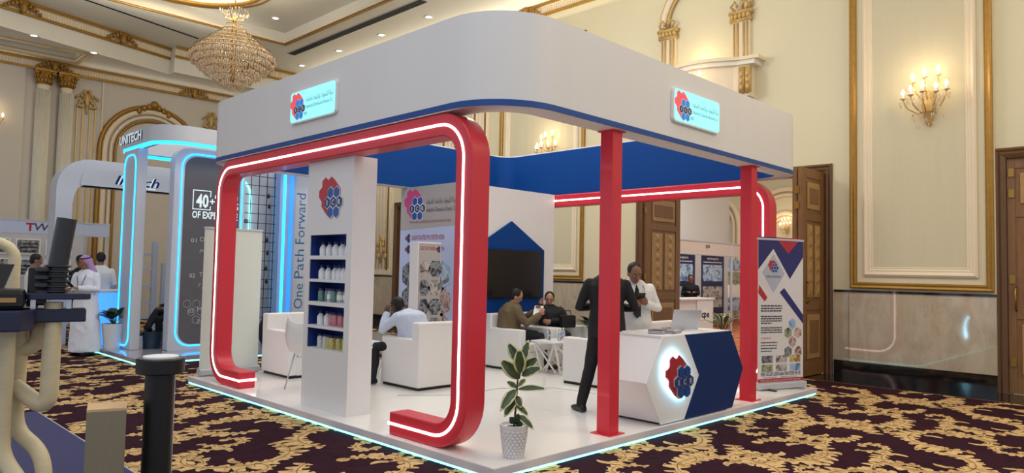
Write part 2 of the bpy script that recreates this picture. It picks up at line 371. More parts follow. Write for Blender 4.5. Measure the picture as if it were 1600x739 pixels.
# gold acanthus scrolls woven into the carpet: curling stems set with lobed leaves, brown veins drawn on top
def scrolls():
    mb = MB(); cnt = [0]
    def Z(): cnt[0] = (cnt[0]+1) % 60; return .0012+cnt[0]*.000025
    def strip(pts, ww, z, mi=0):
        mb.cur = mi; n = len(mb.v); k = len(pts)
        for i, p in enumerate(pts):
            a = pts[min(i+1, k-1)]; b = pts[max(i-1, 0)]; tx, ty = a[0]-b[0], a[1]-b[1]; l = math.hypot(tx, ty) or 1; nx, ny = -ty/l, tx/l
            mb.v.append((p[0]+nx*ww[i], p[1]+ny*ww[i], z)); mb.v.append((p[0]-nx*ww[i], p[1]-ny*ww[i], z))
        for i in range(k-1): mb.face([n+2*i, n+2*i+1, n+2*i+3, n+2*i+2])
    def petal(x, y, a, L, w, bend, vein=True):
        k = 6; pts = []; ww = []
        for i in range(k):
            q = i/(k-1); b = a+bend*q; pts.append((x+L*q*math.cos(b), y+L*q*math.sin(b)))
            ww.append(w*math.sin(math.pi*(.14+.84*q))**.55)
        strip(pts, ww, Z())
        if vein: strip([pts[0], pts[2], pts[3]], [.0035, .003, .001], .0030, 1)
    def acanthus(cx, cy, R, a0, sw, curl, w, L, n, side, seed, far):
        r = random.Random(seed); m = 30; pts = []
        for i in range(m+1):
            q = i/m; a = a0+sw*q; rr = R*(1-curl*q**1.6); pts.append((cx+rr*math.cos(a), cy+rr*math.sin(a)*.9))
        ww = [w*(.45+.75*math.sin(math.pi*(i/m)**.8)) for i in range(m+1)]
        strip(pts, ww, Z())
        if not far: strip(pts, [.004]*(m+1), .0031, 1)
        for k in range(n):
            q = .03+.90*k/n; i = min(m-1, int(q*m)); p = pts[i]; t = math.atan2(pts[i+1][1]-p[1], pts[i+1][0]-p[0]); g = .55+.55*abs(math.sin(math.pi*q*2.5))
            for sd, f in ((side, 1.0), (-side, .7)):
                petal(p[0], p[1], t+sd*r.uniform(.6, .95), L*g*f*r.uniform(.85, 1.15), L*.34*g*f, sd*.8, not far and k % 2 == 0)
        e = pts[-1]; mb.cur = 0; n0 = len(mb.v); z = Z(); mb.v += [(e[0]+w*1.7*math.cos(t_*.7854), e[1]+w*1.7*math.sin(t_*.7854), z) for t_ in range(8)]; mb.face(range(n0, n0+8))
    px, py = 1.10, 1.0
    for j in range(-5, 19):
        for i in range(-5, 8):
            cx = i*px+(.5*px if j % 2 else 0); cy = j*py
            if cx > 7.6 or cx < -5.2 or (.75 < cx < 5.3 and .75 < cy < 5.1) or (cy > 10.5 and cx < -3): continue
            far = math.hypot(cx+3.8, cy+3.9) > 13; h = .6 if far else 1
            v = (i*2+j*3) % 4; b = [.4, 2.1, 3.7, 5.3][v]; fl = 1 if v % 2 else -1
            acanthus(cx, cy, .47, b, fl*3.5, .16, .040, .135, int(16*h), -fl, v*7+1, far)
            acanthus(cx, cy, .44, b+3.4, fl*2.2, .30, .034, .115, int(10*h), -fl, v*7+2, far)
            acanthus(cx+.58*math.cos(b+.9), cy+.52*math.sin(b+.9), .21, b+2.6, -fl*4.9, .75, .026, .075, int(11*h), fl, v*7+3, far)
            acanthus(cx+.56*math.cos(b+4.1), cy+.50*math.sin(b+4.1), .18, b+.4, fl*4.6, .72, .024, .068, int(9*h), -fl, v*7+4, far)
            acanthus(cx+.60*math.cos(b+2.5), cy+.55*math.sin(b+2.5), .30, b+4.6, fl*2.4, .30, .024, .085, int(8*h), -fl, v*7+5, far)
            for q in range(2):
                t = b+1.2+q*2.9; petal(cx+.30*math.cos(t), cy+.27*math.sin(t), t+1.9*fl, .16, .034, 1.1*fl)
    o = mb.build('carpet_scroll_pattern', [M['scroll'], M['vein']], floor)
    bm = bmesh.new(); bm.from_mesh(o.data)
    bmesh.ops.bisect_plane(bm, geom=bm.verts[:]+bm.edges[:]+bm.faces[:], plane_co=(7.49, 0, 0), plane_no=(1, 0, 0), clear_outer=True)
    for f in bm.faces:
        if f.normal.z < 0: f.normal_flip()
    bm.to_mesh(o.data); bm.free()
    return stuff(o)
M['vein'] = carpet_mat('brown_carpet_pile', (112, 72, 42), (140, 96, 58), 16)
scrolls()

# right wall with its doorways (plane x = WX)
wr = MB()
D1 = (.82, 4.5); D2 = (-5.2, -1.72); D3 = (12.0, 12.92); DH = 3.38
for a, b in ((-9, D2[0]), (D2[1], D1[0]), (D1[1], D3[0]), (D3[1], WY+.3)): wr.box(WX, WX+.35, a, b, 0, CZ)
for a, b in (D1, D2, D3): wr.box(WX, WX+.35, a, b, DH, CZ)
wall_right = struct(wr.build('wall_right', M['cream']))
MB().box(WX-.05, WX+.01, -1.62, .40, 0, CZ-.3).build('pilaster_block', M['cream'], wall_right)
def rectframe(y0, y1, z0, z1, prof, x):
    """moulding ring on the right wall; prof = (inset, projection)"""
    rings = []
    for cy, cz, sy, sz in ((y0, z0, 1, 1), (y1, z0, -1, 1), (y1, z1, -1, -1), (y0, z1, 1, -1)):
        rings.append([(x-h, cy+sy*i, cz+sz*i) for i, h in prof])
    return MB().loft(rings, closed=True)
def wall_panel(y0, y1, z0, z1, x):
    rectframe(y0, y1, z0, z1, ((0, 0), (0, .05), (.02, .065), (.05, .05), (.075, .06), (.1, .03), (.1, 0)), x).build('gilt_frame', M['gold'], wall_right, bevel=0)
    rectframe(y0+.20, y1-.20, z0+.2, z1-.2, ((0, 0), (0, .03), (.03, .05), (.06, .04), (.07, .025), (.10, .03), (.115, .015), (.14, .02), (.15, 0)), x).build('cream_moulding', M['mould'], wall_right)
    MB().box(x-.008, x+.005, y0+.34, y1-.34, z0+.34, z1-.34).build('fabric_panel', M['panelcream'], wall_right)
wall_panel(-1.60, .385, 1.43, 7.0, WX-.05)
wall_panel(6.02, 8.72, 1.43, 7.0, WX)
wall_panel(-8.6, -5.9, 1.43, 7.0, WX)
# marble dado: slabs, black skirting, dark rail
def dado(y0, y1, x, slabs):
    st = (y1-y0)/slabs
    for k in range(slabs): MB().box(x-.03, x+.002, y0+k*st+.002, y0+(k+1)*st-.002, .25, 1.365).build('marble_panel', M['marble'], wall_right)
    MB().box(x-.045, x+.002, y0, y1, 1.365, 1.40).build('dado_rail', M['blackmarble'], wall_right)
dado(.42, .66, WX, 1); dado(-1.62, .40, WX-.05, 1); dado(4.66, 5.9, WX, 1); dado(5.9, 8.9, WX, 2); dado(8.9, 11.9, WX, 2); dado(13.05, 19.0, WX, 3)
bb = MB()
for a, b, x in ((.40, .66, WX), (-1.62, .40, WX-.05), (4.66, 11.9, WX), (13.05, 19.0, WX)): bb.box(x-.05, x+.005, a, b, 0, .25)
struct(bb.build('baseboard_right', M['blackmarble']))
# fluted cream pilasters with thin gilt strips further along the wall
for y0, y1, nr in ((9.1, 9.75, 5), (10.2, 11.5, 8), (13.15, 15.0, 12)):
    MB().box(WX-.05, WX+.002, y0, y1, 1.42, 7.2).build('pilaster', M['mould'], wall_right)
    st = (y1-y0)/nr
    for k in range(nr):
        MB().lathe([(.035, 1.6), (.035, 7.0)], (WX-.05, y0+st*(k+.5), 0), 8).build('reed', M['mould'], wall_right, smooth=True)
    for q in (y0+st, y1-st, (y0+y1)/2): MB().box(WX-.075, WX-.04, q-.025, q+.025, 1.55, 7.05).build('gilt_strip', M['gold'], wall_right)
# gilt ornament low on the reeded pilaster
orn = MB()
for k in range(9):
    a = math.pi*k/8; orn.ball((WX-.1, 13.55+.22*math.cos(a)*(.5+.5*math.sin(a*2.5)**2), 1.95+.5*math.sin(a)), .03, .07, .09, 8, 6)
orn.tube([(WX-.1, 13.55, 1.75), (WX-.1, 13.5, 2.1), (WX-.1, 13.6, 2.55)], .03, 8)
orn.build('gilt_ornament', M['goldlight'], wall_right, smooth=True)
# cornice (plain band, gilt lines, reeded frieze and leaf ornaments) as a reusable run
def cornice(name, a, b, z0, z1, n, orns, reed=.07, parent=None):
    a, b, n = Vector(a), Vector(b), Vector(n).normalized(); d = (b-a); L = d.length; u = d/L; Z = Vector((0, 0, 1)); h = z1-z0
    prof = [(0, z0), (.05, z0), (.05, z0+.16*h), (.03, z0+.2*h), (.03, z0+.74*h), (.09, z0+.78*h), (.12, z1), (0, z1)]
    root = MB().loft([[p+n*x+Z*z for x, z in prof] for p in (a, b)]).build(name, M['mould'], parent)
    g = MB()
    for zz, pr, t in ((z0+.07*h, .055, .035), (z0+.9*h, .115, .04)): g.loft([[p+n*(pr+x)+Z*(zz+y) for x, y in ((-.02, -t), (.02, -t), (.02, t), (-.02, t))] for p in (a, b)])
    g.build('gilt_line', M['gold'], root)
    r = MB(); k = int(L/reed)
    for i in range(k):
        p = a+u*(i+.5)*L/k; r.loft([[p+u*x*reed*.32+n*(.03+y)+Z*zz for x, y in ((-1, 0), (-.5, .025), (.5, .025), (1, 0))] for zz in (z0+.22*h, z0+.72*h)])
    stuff(r.build('reeded_frieze', M['mould'], root))
    for t in orns:
        p = a+u*t; o = MB()
        for sgn in (-1, 1):
            for q in range(5):
                c = p+u*sgn*(.07+.085*q)+n*.12+Z*(z0+h*(.85-.15*q)); o.ball(c, .055-.005*q, .055-.005*q, .10-.012*q, 8, 6)
            o.tube([p+u*sgn*x+n*.14+Z*(z0+h*y) for x, y in ((.03, .2), (.12, .75), (.2, .45), (.14, .25))], .028, 6)
        o.ball(p+n*.15+Z*(z0+h*.55), .07, .07, .2, 10, 8)
        o.build('gilt_leaf_ornament', M['gold'], root, smooth=True)
    return root
struct(cornice('trim_1', (WX, -9, 0), (WX, WY, 0), 7.62, 7.9, (-1, 0, 0), [1.5+2.55*k for k in range(11)]))
# arched balcony above the doorway
for y in (2.32, 3.88):
    MB().box(WX-.07, WX+.01, y-.17, y+.17, 5.3, 6.30).build('balcony_pilaster', M['mould'], wall_right)
    for q in (-.13, -.06, .06, .13): MB().lathe([(.022, 5.32), (.022, 6.28)], (WX-.075, y+q, 0), 6).build('gilt_strip', M['goldlight'], wall_right, smooth=True)
    cp = MB().box(WX-.11, WX+.01, y-.2, y+.2, 6.30, 6.36).box(WX-.13, WX+.01, y-.22, y+.22, 6.44, 6.5)
    for q in range(5): cp.ball((WX-.1, y-.16+.08*q, 6.40), .05, .045, .06, 8, 6)
    for sg in (-1, 1): cp.tube([(WX-.1, y+sg*.1, 6.5), (WX-.12, y+sg*.18, 6.6), (WX-.12, y+sg*.1, 6.68), (WX-.12, y+sg*.05, 6.58)], .025, 6)
    cp.build('gilt_capital', M['goldlight'], wall_right, smooth=True)
for rr, t, mm in ((.80, .03, 'goldlight'), (.90, .07, 'mould'), (.98, .025, 'goldlight')):
    pts = [(WX-.05, 3.1+rr*math.cos(math.radians(a)), 6.55+rr*math.sin(math.radians(a))) for a in range(0, 181, 9)]
    MB().tube(pts, t, 8).build('arch_moulding', M[mm], wall_right, smooth=True)
balc = thing('balcony', 'cream curved balcony with gilt trim high above the stand doorway', 'balcony', (WX, 3.05, 5.2))
pl = [(0, 1.05), (-.25, 1.05), (-.30, .75)]+[(-.30-.28*math.sin(math.pi*k/10), .75-.15*k) for k in range(1, 10)]+[(-.30, -.75), (-.25, -1.05), (0, -1.05)]
def plan(s, z0, z1): return MB().prism([(x*s, y*s) for x, y in pl][::-1], (0, 0, 0), (1, 0, 0), (0, 1, 0), (0, 0, 1), z0, z1)
plan(1.12, .30, .36).build('top_slab', M['mould'], balc); plan(1.04, .22, .30).build('cornice', M['ceil'], balc); plan(.93, -.35, .22).build('parapet', M['mould'], balc)
for y in (-.98, -.86, .86, .98):
    o = MB().box(-.30, -.24, y-.05, y+.05, -.3, .18)
    for z in (-.2, -.08, .04): o.ball((-.30, y, z), .03, .035, .06, 8, 6)
    o.build('gilt_bracket', M['goldlight'], balc, smooth=True)
point('balcony_uplight', (WX-.25, 3.1, 5.75), 5, (1, .75, .4), .15)

# doors
def door_frame(name, y0, y1, arch=.13):
    prof = ((0, 0), (0, .03), (.03, .05), (.06, .03), (.09, .045), (arch+.02, .02), (arch+.02, -.35), (arch, -.36), (0, -.35))
    path = [(y0-arch, 0, 1, 0), (y0-arch, DH+arch, 1, -1), (y1+arch, DH+arch, -1, -1), (y1+arch, 0, -1, 0)]
    rings = [[(WX-h, y+sy*i, z+sz*i) for i, h in prof] for y, z, sy, sz in path]
    return struct(MB().loft(rings).build(name, M['wooddark']))
def leaf(parent, O, U, W, H, studs=True, back=True):
    """door leaf built from stiles, rails, raised panels and carved stud panels; O lower corner, U along the width"""
    O, U = Vector(O), Vector(U).normalized(); V = Vector((0, 0, 1)); N = U.cross(V)
    def bx(name, x0, x1, z0, z1, d0, d1, mm, par, bev=.004): return plate([(x0, z0), (x1, z0), (x1, z1), (x0, z1)], O, U, V, d0, d1, mm, par, name, bevel=bev)
    lf = bx('door_leaf', 0, W, 0, H, -.025, .025, M['wood'], parent)
    s = .13*W/1.2+.03
    for sd in (1, -1):
        for a, b in ((0, s), (W-s, W)): bx('stile', a, b, 0, H, sd*.025, sd*.04, M['wood'], lf)
        for a, b in ((0, .2), (1.05, 1.2), (2.5, 2.62), (H-.15, H)): bx('rail', s, W-s, a, b, sd*.025, sd*.04, M['wood'], lf)
        for a, b in ((.27, .98), (2.69, H-.22)):
            bx('raised_panel', s+.06, W-s-.06, a, b, sd*.025, sd*.045, M['woodlight'], lf, .015)
            bx('panel_field', s+.13, W-s-.13, a+.09, b-.09, sd*.04, sd*.055, M['wood'], lf, .012)
        if studs:
            cw = (W-2*s)/2
            for c in range(2):
                x0 = s+cw*c+.05; x1 = s+cw*(c+1)-.05
                bx('carved_panel', x0, x1, 1.26, 2.44, sd*.025, sd*.045, M['woodlight'], lf)
                for k in range(6):
                    zc = 1.36+.196*k; mb = MB(); q = min(x1-x0, .18)/2-.015; xc = (x0+x1)/2
                    base = [O+U*(xc+a*q)+V*(zc+b*q)+N*sd*.045 for a, b in ((-1, -1), (1, -1), (1, 1), (-1, 1))]; n = len(mb.v)
                    mb.v += [tuple(p) for p in base]+[tuple(O+U*xc+V*zc+N*sd*.075)]
                    for e in range(4): mb.face([e, (e+1) % 4, 4])
                    mb.face([3, 2, 1, 0]); mb.build('pyramid_stud', M['woodlight'], lf)
    return lf
def hinge(parent, O, U, z):
    U = Vector(U).normalized()
    plate(rrect(-.035, .035, -.06, .06, .012), Vector(O)+Vector((0, 0, z)), U, (0, 0, 1), 0, .012, M['brass'], parent, 'hinge')
def pull(parent, O, N, z):
    O, N = Vector(O), Vector(N)
    MB().tube([O+N*d+Vector((0, 0, z+h)) for d, h in ((0, -.17), (.05, -.14), (.075, 0), (.05, .14), (0, .17))], .013, 8).build('pull_handle', M['brass'], parent, smooth=True)
d1 = door_frame('door_1', *D1)
lf = leaf(d1, (WX+.05, 4.47, .01), (1, 0, 0), 1.3, DH-.03)
for z in (.35, 1.55, 2.9): hinge(lf, (WX+.02, 4.425, 0), (1, 0, 0), z)
# folded leaves standing open at the near jamb
lf2 = leaf(d1, (7.56, .86, .01), (1, .0, 0), .86, DH-.03)
lf3 = leaf(d1, (7.60, .97, .01), (1, .0, 0), .82, DH-.03, False)
for z in (.35, 1.62, 2.75, 3.0): hinge(lf2, (7.555, .915, 0), (0, -1, 0), z)
pull(lf2, (7.70, .815, 0), (0, -1, 0), 1.35)
d2 = door_frame('door_2', *D2)
lf4 = leaf(d2, (WX+.06, -1.74, .01), (.06, -1, 0), .62, DH-.03, False)
lf5 = leaf(d2, (WX+.11, -2.37, .01), (-.05, -1, 0), .62, DH-.03)
for z in (.45, 1.62, 2.85, 3.15): hinge(lf4, (WX+.015, -1.80, 0), (0, -1, 0), z)
pull(lf4, (WX+.02, -1.84, 0), (-1, 0, 0), 1.35)
d3 = door_frame('door_3', *D3)
leaf(d3, (WX+.12, D3[1]-.02, .01), (0, -1, 0), .88, DH-.03)

# back wall (plane y = WY)
wall_back = struct(MB().box(-9, WX+.35, WY, WY+.35, 0, 7.4).build('wall_back', M['creamback']))
MB().box(-9, .45, WY-.05, WY+.01, 0, 7.0).build('wall_panel', M['creamback'], wall_back)
def column(x):
    pr = [(.24, 0), (.24, .12), (.2, .2), (.17, .3), (.165, 3.5), (.15, 6.35), (.17, 6.4), (.15, 6.44)]
    c = MB().lathe(pr, (x, WY-.14, 0), 20).build('fluted_column', M['mould'], wall_back, smooth='auto')
    fl = MB()
    for k in range(14):
        a = math.pi+math.pi*k/13; fl.lathe([(.016, .35), (.014, 6.3)], (x+.165*math.cos(a), WY-.14+.165*math.sin(a), 0), 6)
    stuff(fl.build('flute', M['ceil'], c, smooth=True))
    cp = MB().lathe([(.16, 6.44), (.17, 6.55), (.2, 6.7), (.23, 6.8)], (x, WY-.14, 0), 16).box(x-.23, x+.23, WY-.37, WY, 6.8, 6.87)
    for row in range(2):
        for k in range(9):
            a = math.pi*.9+math.pi*1.2*k/8; cp.ball((x+(.18+.03*row)*math.cos(a), WY-.14+(.18+.03*row)*math.sin(a), 6.55+.13*row), .035, .035, .08, 8, 6)
    for sg in (-1, 1): cp.ball((x+sg*.2, WY-.32, 6.74), .06, .05, .06, 8, 6)
    cp.build('gilt_capital', M['gold'], c, smooth=True)
column(.86); column(1.41)
for x in (1.72, 1.86, 2.04, 2.18): MB().box(x-.018, x+.018, WY-.035, WY+.002, .9, 6.15).build('gilt_line', M['goldlight'], wall_back)
def arabesque(x, z, s):
    o = MB()
    for sg in (-1, 1):
        for a0, cx, cz, r in ((0, .16, .02, .13), (2, .12, .16, .1), (4, .13, -.12, .1), (1, .05, .22, .07)):
            o.tube([(x+sg*s*(cx+r*(1-k*.07)*math.cos(a0+k*.6)), WY-.05, z+s*(cz+r*(1-k*.07)*math.sin(a0+k*.6))) for k in range(9)], .028*s, 6)
        for k in range(4): o.ball((x+sg*s*(.08+.05*k), WY-.05, z+s*(.25-.14*k)), .04*s, .03, .06*s, 8, 6)
    o.ball((x, WY-.06, z), .07*s, .04, .2*s, 8, 6); o.ball((x, WY-.06, z-.28*s), .03*s, .03, .13*s, 8, 6)
    o.build('gilt_arabesque', M['goldlight'], wall_back, smooth=True)
arabesque(1.95, 6.22, 1.0); arabesque(5.5, 6.2, 1.0)
for x in (5.27, 5.42, 5.58, 5.73): MB().box(x-.018, x+.018, WY-.035, WY+.002, .9, 6.1).build('gilt_line', M['goldlight'], wall_back)
MB().box(2.33, 2.37, WY-.06, WY+.01, 0, 6.85).build('wall_break', M['mould'], wall_back)
for rr, t, mm in ((1.42, .065, 'gold'), (1.28, .08, 'mould'), (1.12, .05, 'mould'), (1.0, .04, 'gold')):
    pts = [(3.74-rr, WY-.05, .9+k*.6) for k in range(7)]+[(3.74-rr*math.cos(math.radians(a)), WY-.05, 4.9+rr*math.sin(math.radians(a))) for a in range(0, 181, 9)]+[(3.74+rr, WY-.05, 4.5-k*.6) for k in range(7)]
    MB().tube(pts, t, 8).build('arch_moulding', M[mm], wall_back, smooth=True)
o = MB()
for k in range(7): o.ball((3.74+.14*(k-3), WY-.12, 6.34-.02*(k-3)**2), .08, .06, .1, 8, 6)
o.ball((3.74, WY-.14, 6.40), .12, .08, .12, 10, 8); o.build('gilt_keystone', M['gold'], wall_back, smooth=True)
struct(cornice('trim_2', (-9, WY, 0), (WX, WY, 0), 6.87, 7.15, (0, -1, 0), [10.1, 13.9, 17]))

# ceiling: flat plaster with a sunk coffer, round dome, lowered soffit along the back wall
CX0, CX1, CY0, CY1 = -1.0, 5.66, 3.5, 14.66
cl = MB().box(-9, CX0, -9, WY, CZ, CZ+.5).box(CX1, WX+.35, -9, WY, CZ, CZ+.5).box(CX0, CX1, -9, CY0, CZ, CZ+.5).box(CX0, CX1, CY1, WY, CZ, CZ+.5)
ceil = struct(cl.build('ceiling', M['ceil']))
DC = (2.35, 12.75); DR = 1.6; lid = MB(); N_ = 48
ring1 = []; ring2 = []
for k in range(N_):
    t = 2*math.pi*k/N_; c_, s_ = math.cos(t), math.sin(t); q = []
    if c_: q.append(((CX1 if c_ > 0 else CX0)-DC[0])/c_)
    if s_: q.append(((CY1 if s_ > 0 else CY0)-DC[1])/s_)
    d = min(v for v in q if v > 0); ring1.append((DC[0]+c_*d, DC[1]+s_*d, 8.15)); ring2.append((DC[0]+c_*DR, DC[1]+s_*DR, 8.15))
dome = [[(DC[0]+DR*f*math.cos(2*math.pi*k/N_), DC[1]+DR*f*math.sin(2*math.pi*k/N_), z) for k in range(N_)] for f, z in ((1, 8.4), (.9, 8.55), (.6, 8.7), (.02, 8.78))]
lid.loft([ring1, ring2]+dome, cap=False); lid.build('coffer_dome', M['ceil'], ceil)
lid2 = MB().box(CX0-.3, CX1+.3, CY0-.3, CY1+.3, 8.9, 9.0); lid2.build('roof_slab', M['ceil'], ceil)
rings = [[(x+sx*i, y+sy*i, CZ-h) for i, h in ((-.16, -.01), (-.16, .05), (-.1, .05), (-.06, .03), (.0, .04), (.02, .0), (.02, -.02))] for x, y, sx, sy in ((CX0, CY0, 1, 1), (CX1, CY0, -1, 1), (CX1, CY1, -1, -1), (CX0, CY1, 1, -1))]
MB().loft(rings, closed=True).build('coffer_moulding', M['mould'], ceil)
rings = [[(x+sx*i, y+sy*i, CZ-h) for i, h in ((-.10, .045), (-.10, .075), (-.03, .075), (-.03, .045))] for x, y, sx, sy in ((CX0, CY0, 1, 1), (CX1, CY0, -1, 1), (CX1, CY1, -1, -1), (CX0, CY1, 1, -1))]
MB().loft(rings, closed=True).build('gilt_coffer_line', M['gold'], ceil)
for rr, z, t in ((DR+.02, 8.14, .05), (DR+.22, 8.14, .03)):
    MB().tube([(DC[0]+rr*math.cos(2*math.pi*k/48), DC[1]+rr*math.sin(2*math.pi*k/48), z) for k in range(48)], t, 8, closed=True).build('gilt_dome_ring', M['gold'], ceil, smooth=True)
point('dome_cove_light', (DC[0], DC[1], 8.45), 70, (1, .85, .6), .3)
SZ = 7.15
so = MB()
so.prism([(-9, 13.9), (2.5, 17.5), (-9, 17.5)], (0, 0, 0), (1, 0, 0), (0, 1, 0), (0, 0, 1), SZ, CZ)
so.prism([(1.5, 17.5), (2.5, 17.5), (3.74, 17.88), (3.74, 17.5), (WX, 17.5), (WX, 18.6), (1.5, 18.6)], (0, 0, 0), (1, 0, 0), (0, 1, 0), (0, 0, 1), SZ, CZ)
so.box(-9, WX, 18.6, WY, SZ, CZ); so.box(-9, 1.5, 17.5, 18.6, SZ+.22, CZ)
so.build('lower_soffit', M['ceil'], ceil)
rings = [[(x+sx*i, y+sy*i, SZ-h) for i, h in ((-.10, .0), (-.10, .03), (-.02, .03), (.0, -.06), (.03, -.08))] for x, y, sx, sy in ((-8.8, 17.5, 1, 1), (1.5, 17.5, -1, 1), (1.5, 18.6, -1, -1), (-8.8, 18.6, 1, -1))]
MB().loft(rings, closed=True).build('recess_moulding', M['goldlight'], ceil)
dl = Vector((-9-3.74, 13.9-17.88, 0)).normalized(); nl = Vector((dl.y, -dl.x, 0)); nl = nl if nl.y < 0 else -nl
struct(cornice('trim_3', Vector((3.74, 17.88, 0)), Vector((3.74, 17.88, 0))+dl*12, 7.58, 7.9, nl, [1.55, 4.1, 6.6]))
struct(cornice('trim_4', (3.74, 17.5, 0), (WX, 17.5, 0), 7.58, 7.9, (0, -1, 0), [2.4]))
struct(MB().tube([(3.9-11*k/40, 16.2-3.2*k/40, CZ-.012) for k in range(41)], .02, 4).build('trim_5', M['blacksoft']))

M['lamp'] = mat('downlight_lens', (255, 250, 240), .4, emit=(255, 244, 224), es=9)
M['bulb'] = mat('candle_bulb', (255, 244, 220), .4, emit=(255, 226, 176), es=14)
dlt = thing('downlight', 'recessed downlight in the plain ceiling nearest the white fascia', 'downlight', (7.12, 12.05, CZ), group='recessed downlights')
MB().lathe([(.075, -.004), (.075, -.016), (.10, -.02), (.115, -.012), (.115, 0), (.075, 0)], n=24).build('rim', M['white'], dlt, smooth=True)
MB().lathe([(.001, -.006), (.075, -.006), (.075, -.002), (.001, -.002)], n=24).build('lens', M['lamp'], dlt)
for (x, y, z), lb in (((7.16, 16.39, CZ), 'recessed downlight at the far end of the row, just above the fascia edge'), ((7.12, 14.17, CZ), 'second recessed downlight from the left in the row beside the air grille'),
        ((7.11, 10.01, CZ), 'rightmost recessed downlight in the row beside the air grille'), ((4.9, 13.7, 8.15), 'single downlight inside the coffer beside the chandelier'),
        ((.14, 16.73, SZ), 'leftmost recessed downlight in the lowered soffit'), ((1.58, 17.17, SZ), 'recessed downlight in the soffit beside the end of the dark slot')):
    dup(dlt, (x, y, z), label=lb)
gr = thing('air_grille', 'long slotted grey air grille in the ceiling beside the row of downlights', 'air grille', (6.36, 12.4, CZ))
MB().box(-.13, .13, -3.2, 3.2, -.012, .0).build('frame', M['alum'], gr)
for k in range(4): MB().box(-.105+.055*k, -.07+.055*k, -3.15, 3.15, -.02, -.012).build('slat', M['blacksoft'], gr)

# ================================================================ CHANDELIER AND SCONCES
M['crystal'] = mat('amber_crystal', (184, 158, 124), .2, metal=.1, var=.35, scale=9, spec=.8, coat=.4)
M['crystalclear'] = mat('clear_crystal', (214, 192, 160), .08, metal=.1, var=.1, spec=.9, coat=.5)
def octa(mb, c, r, h):
    n = len(mb.v); x, y, z = c
    mb.v += [(x, y, z+h*.4), (x+r, y, z), (x, y+r, z), (x-r, y, z), (x, y-r, z), (x, y, z-h*.6)]
    for i in range(4): mb.face([n, n+1+i, n+1+(i+1) % 4]); mb.face([n+5, n+1+(i+1) % 4, n+1+i])
ch = thing('crystal_chandelier', 'huge tiered crystal chandelier hanging from the round ceiling dome', 'chandelier', (3.12, 12.1, 5.58))
MB().lathe([(.012, 1.7), (.012, 3.2)], n=8).build('rod', M['brass'], ch)
MB().lathe([(.001, 3.12), (.12, 3.1), (.14, 3.05), (.05, 3.0), (.02, 2.95)], n=16).build('ceiling_rose', M['brass'], ch, smooth=True)
MB().lathe([(.04, .2), (.06, .5), (.03, .9), (.07, 1.3), (.03, 1.6), (.05, 1.72)], n=12).build('stem', M['brass'], ch, smooth=True)
tiers = [(.05, .10), (.14, .25), (.25, .42), (.38, .60), (.5, .75), (.62, .88), (.74, .92), (.86, .84), (.98, .70), (1.10, .55), (1.22, .40), (1.34, .26), (1.46, .17)]
rnd = random.Random(3)
for z, r in tiers:
    MB().tube([(r*math.cos(2*math.pi*k/24), r*math.sin(2*math.pi*k/24), z+.08) for k in range(24)], .009, 5, closed=True).build('ring', M['brass'], ch)
drops = MB(); beads = MB()
for z, r in tiers:
    n = max(10, int(2*math.pi*r/.045))
    for k in range(n):
        a = 2*math.pi*(k+rnd.random()*.3)/n; q = r*rnd.uniform(.97, 1.03)
        octa(drops, (q*math.cos(a), q*math.sin(a), z+rnd.uniform(-.02, .02)), .017, .12)
        if k % 2: octa(beads, (q*.93*math.cos(a+.05), q*.93*math.sin(a+.05), z+.07), .014, .05)
    for k in range(n//2):
        a = rnd.random()*6.283; q = r*math.sqrt(rnd.uniform(.25, .95)); octa(drops, (q*math.cos(a), q*math.sin(a), z+rnd.uniform(-.05, .05)), .015, .11)
for k in range(26):
    a = 2*math.pi*k/26; q = .30+.03*math.sin(5*a); octa(beads, (q*math.cos(a), q*math.sin(a), 1.82+.05*math.sin(3*a)), .016, .09)
    octa(beads, (.2*math.cos(a), .2*math.sin(a), 1.72), .014, .08)
stuff(drops.build('crystal_drop', M['crystal'], ch)); stuff(beads.build('crystal_bead', M['crystalclear'], ch))
for k in range(8):
    a = 2*math.pi*k/8; MB().tube([(.04*math.cos(a), .04*math.sin(a), 1.62), (.18*math.cos(a), .18*math.sin(a), 1.68), (.3*math.cos(a), .3*math.sin(a), 1.86)], .01, 6).build('crown_arm', M['brass'], ch)

def sconce(name, label, loc, rz):
    t = thing(name, label, 'wall lamp', loc, rz, 'crystal wall sconces')
    MB().lathe([(.001, -.32), (.04, -.28), (.08, -.1), (.10, 0), (.07, .12), (.04, .22), (.001, .25)], (0, -.03, 0), 14).build('backplate', M['goldlight'], t, smooth=True)
    spots = [(-.31, -.20, .10), (-.17, -.32, .12), (0, -.36, .14), (.17, -.32, .12), (.28, -.20, .16), (-.18, -.18, .34), (0, -.24, .38), (.17, -.18, .40)]
    for x, y, z in spots:
        a = MB().tube([(0, -.05, -.05), (x*.4, y*.45, -.12 if z < .3 else .1), (x*.8, y*.85, z-.14), (x, y, z)], .011, 6).build('arm', M['goldlight'], t, smooth=True)
        MB().lathe([(.012, 0), (.045, .02), (.05, .03), (.012, .015)], (x, y, z), 12).build('cup', M['crystalclear'], a, smooth=True)
        MB().lathe([(.014, .02), (.014, .08)], (x, y, z), 8).build('candle', M['paper'], a)
        MB().lathe([(.006, .08), (.024, .105), (.026, .125), (.014, .155), (.002, .175)], (x, y, z), 10).build('bulb', M['bulb'], a, smooth=True)
        d = MB()
        for k in range(8): octa(d, (x+.048*math.cos(k*.785), y+.048*math.sin(k*.785), z-.04-.05*(k % 2)), .009, .07)
        d.build('crystal_drop', M['crystalclear'], a)
    g = MB()
    for k in range(60): octa(g, (rnd.uniform(-.22, .22), rnd.uniform(-.28, -.05), rnd.uniform(-.34, .22)), .010, .075)
    stuff(g.build('crystal_garland', M['crystalclear'], t))
    return t
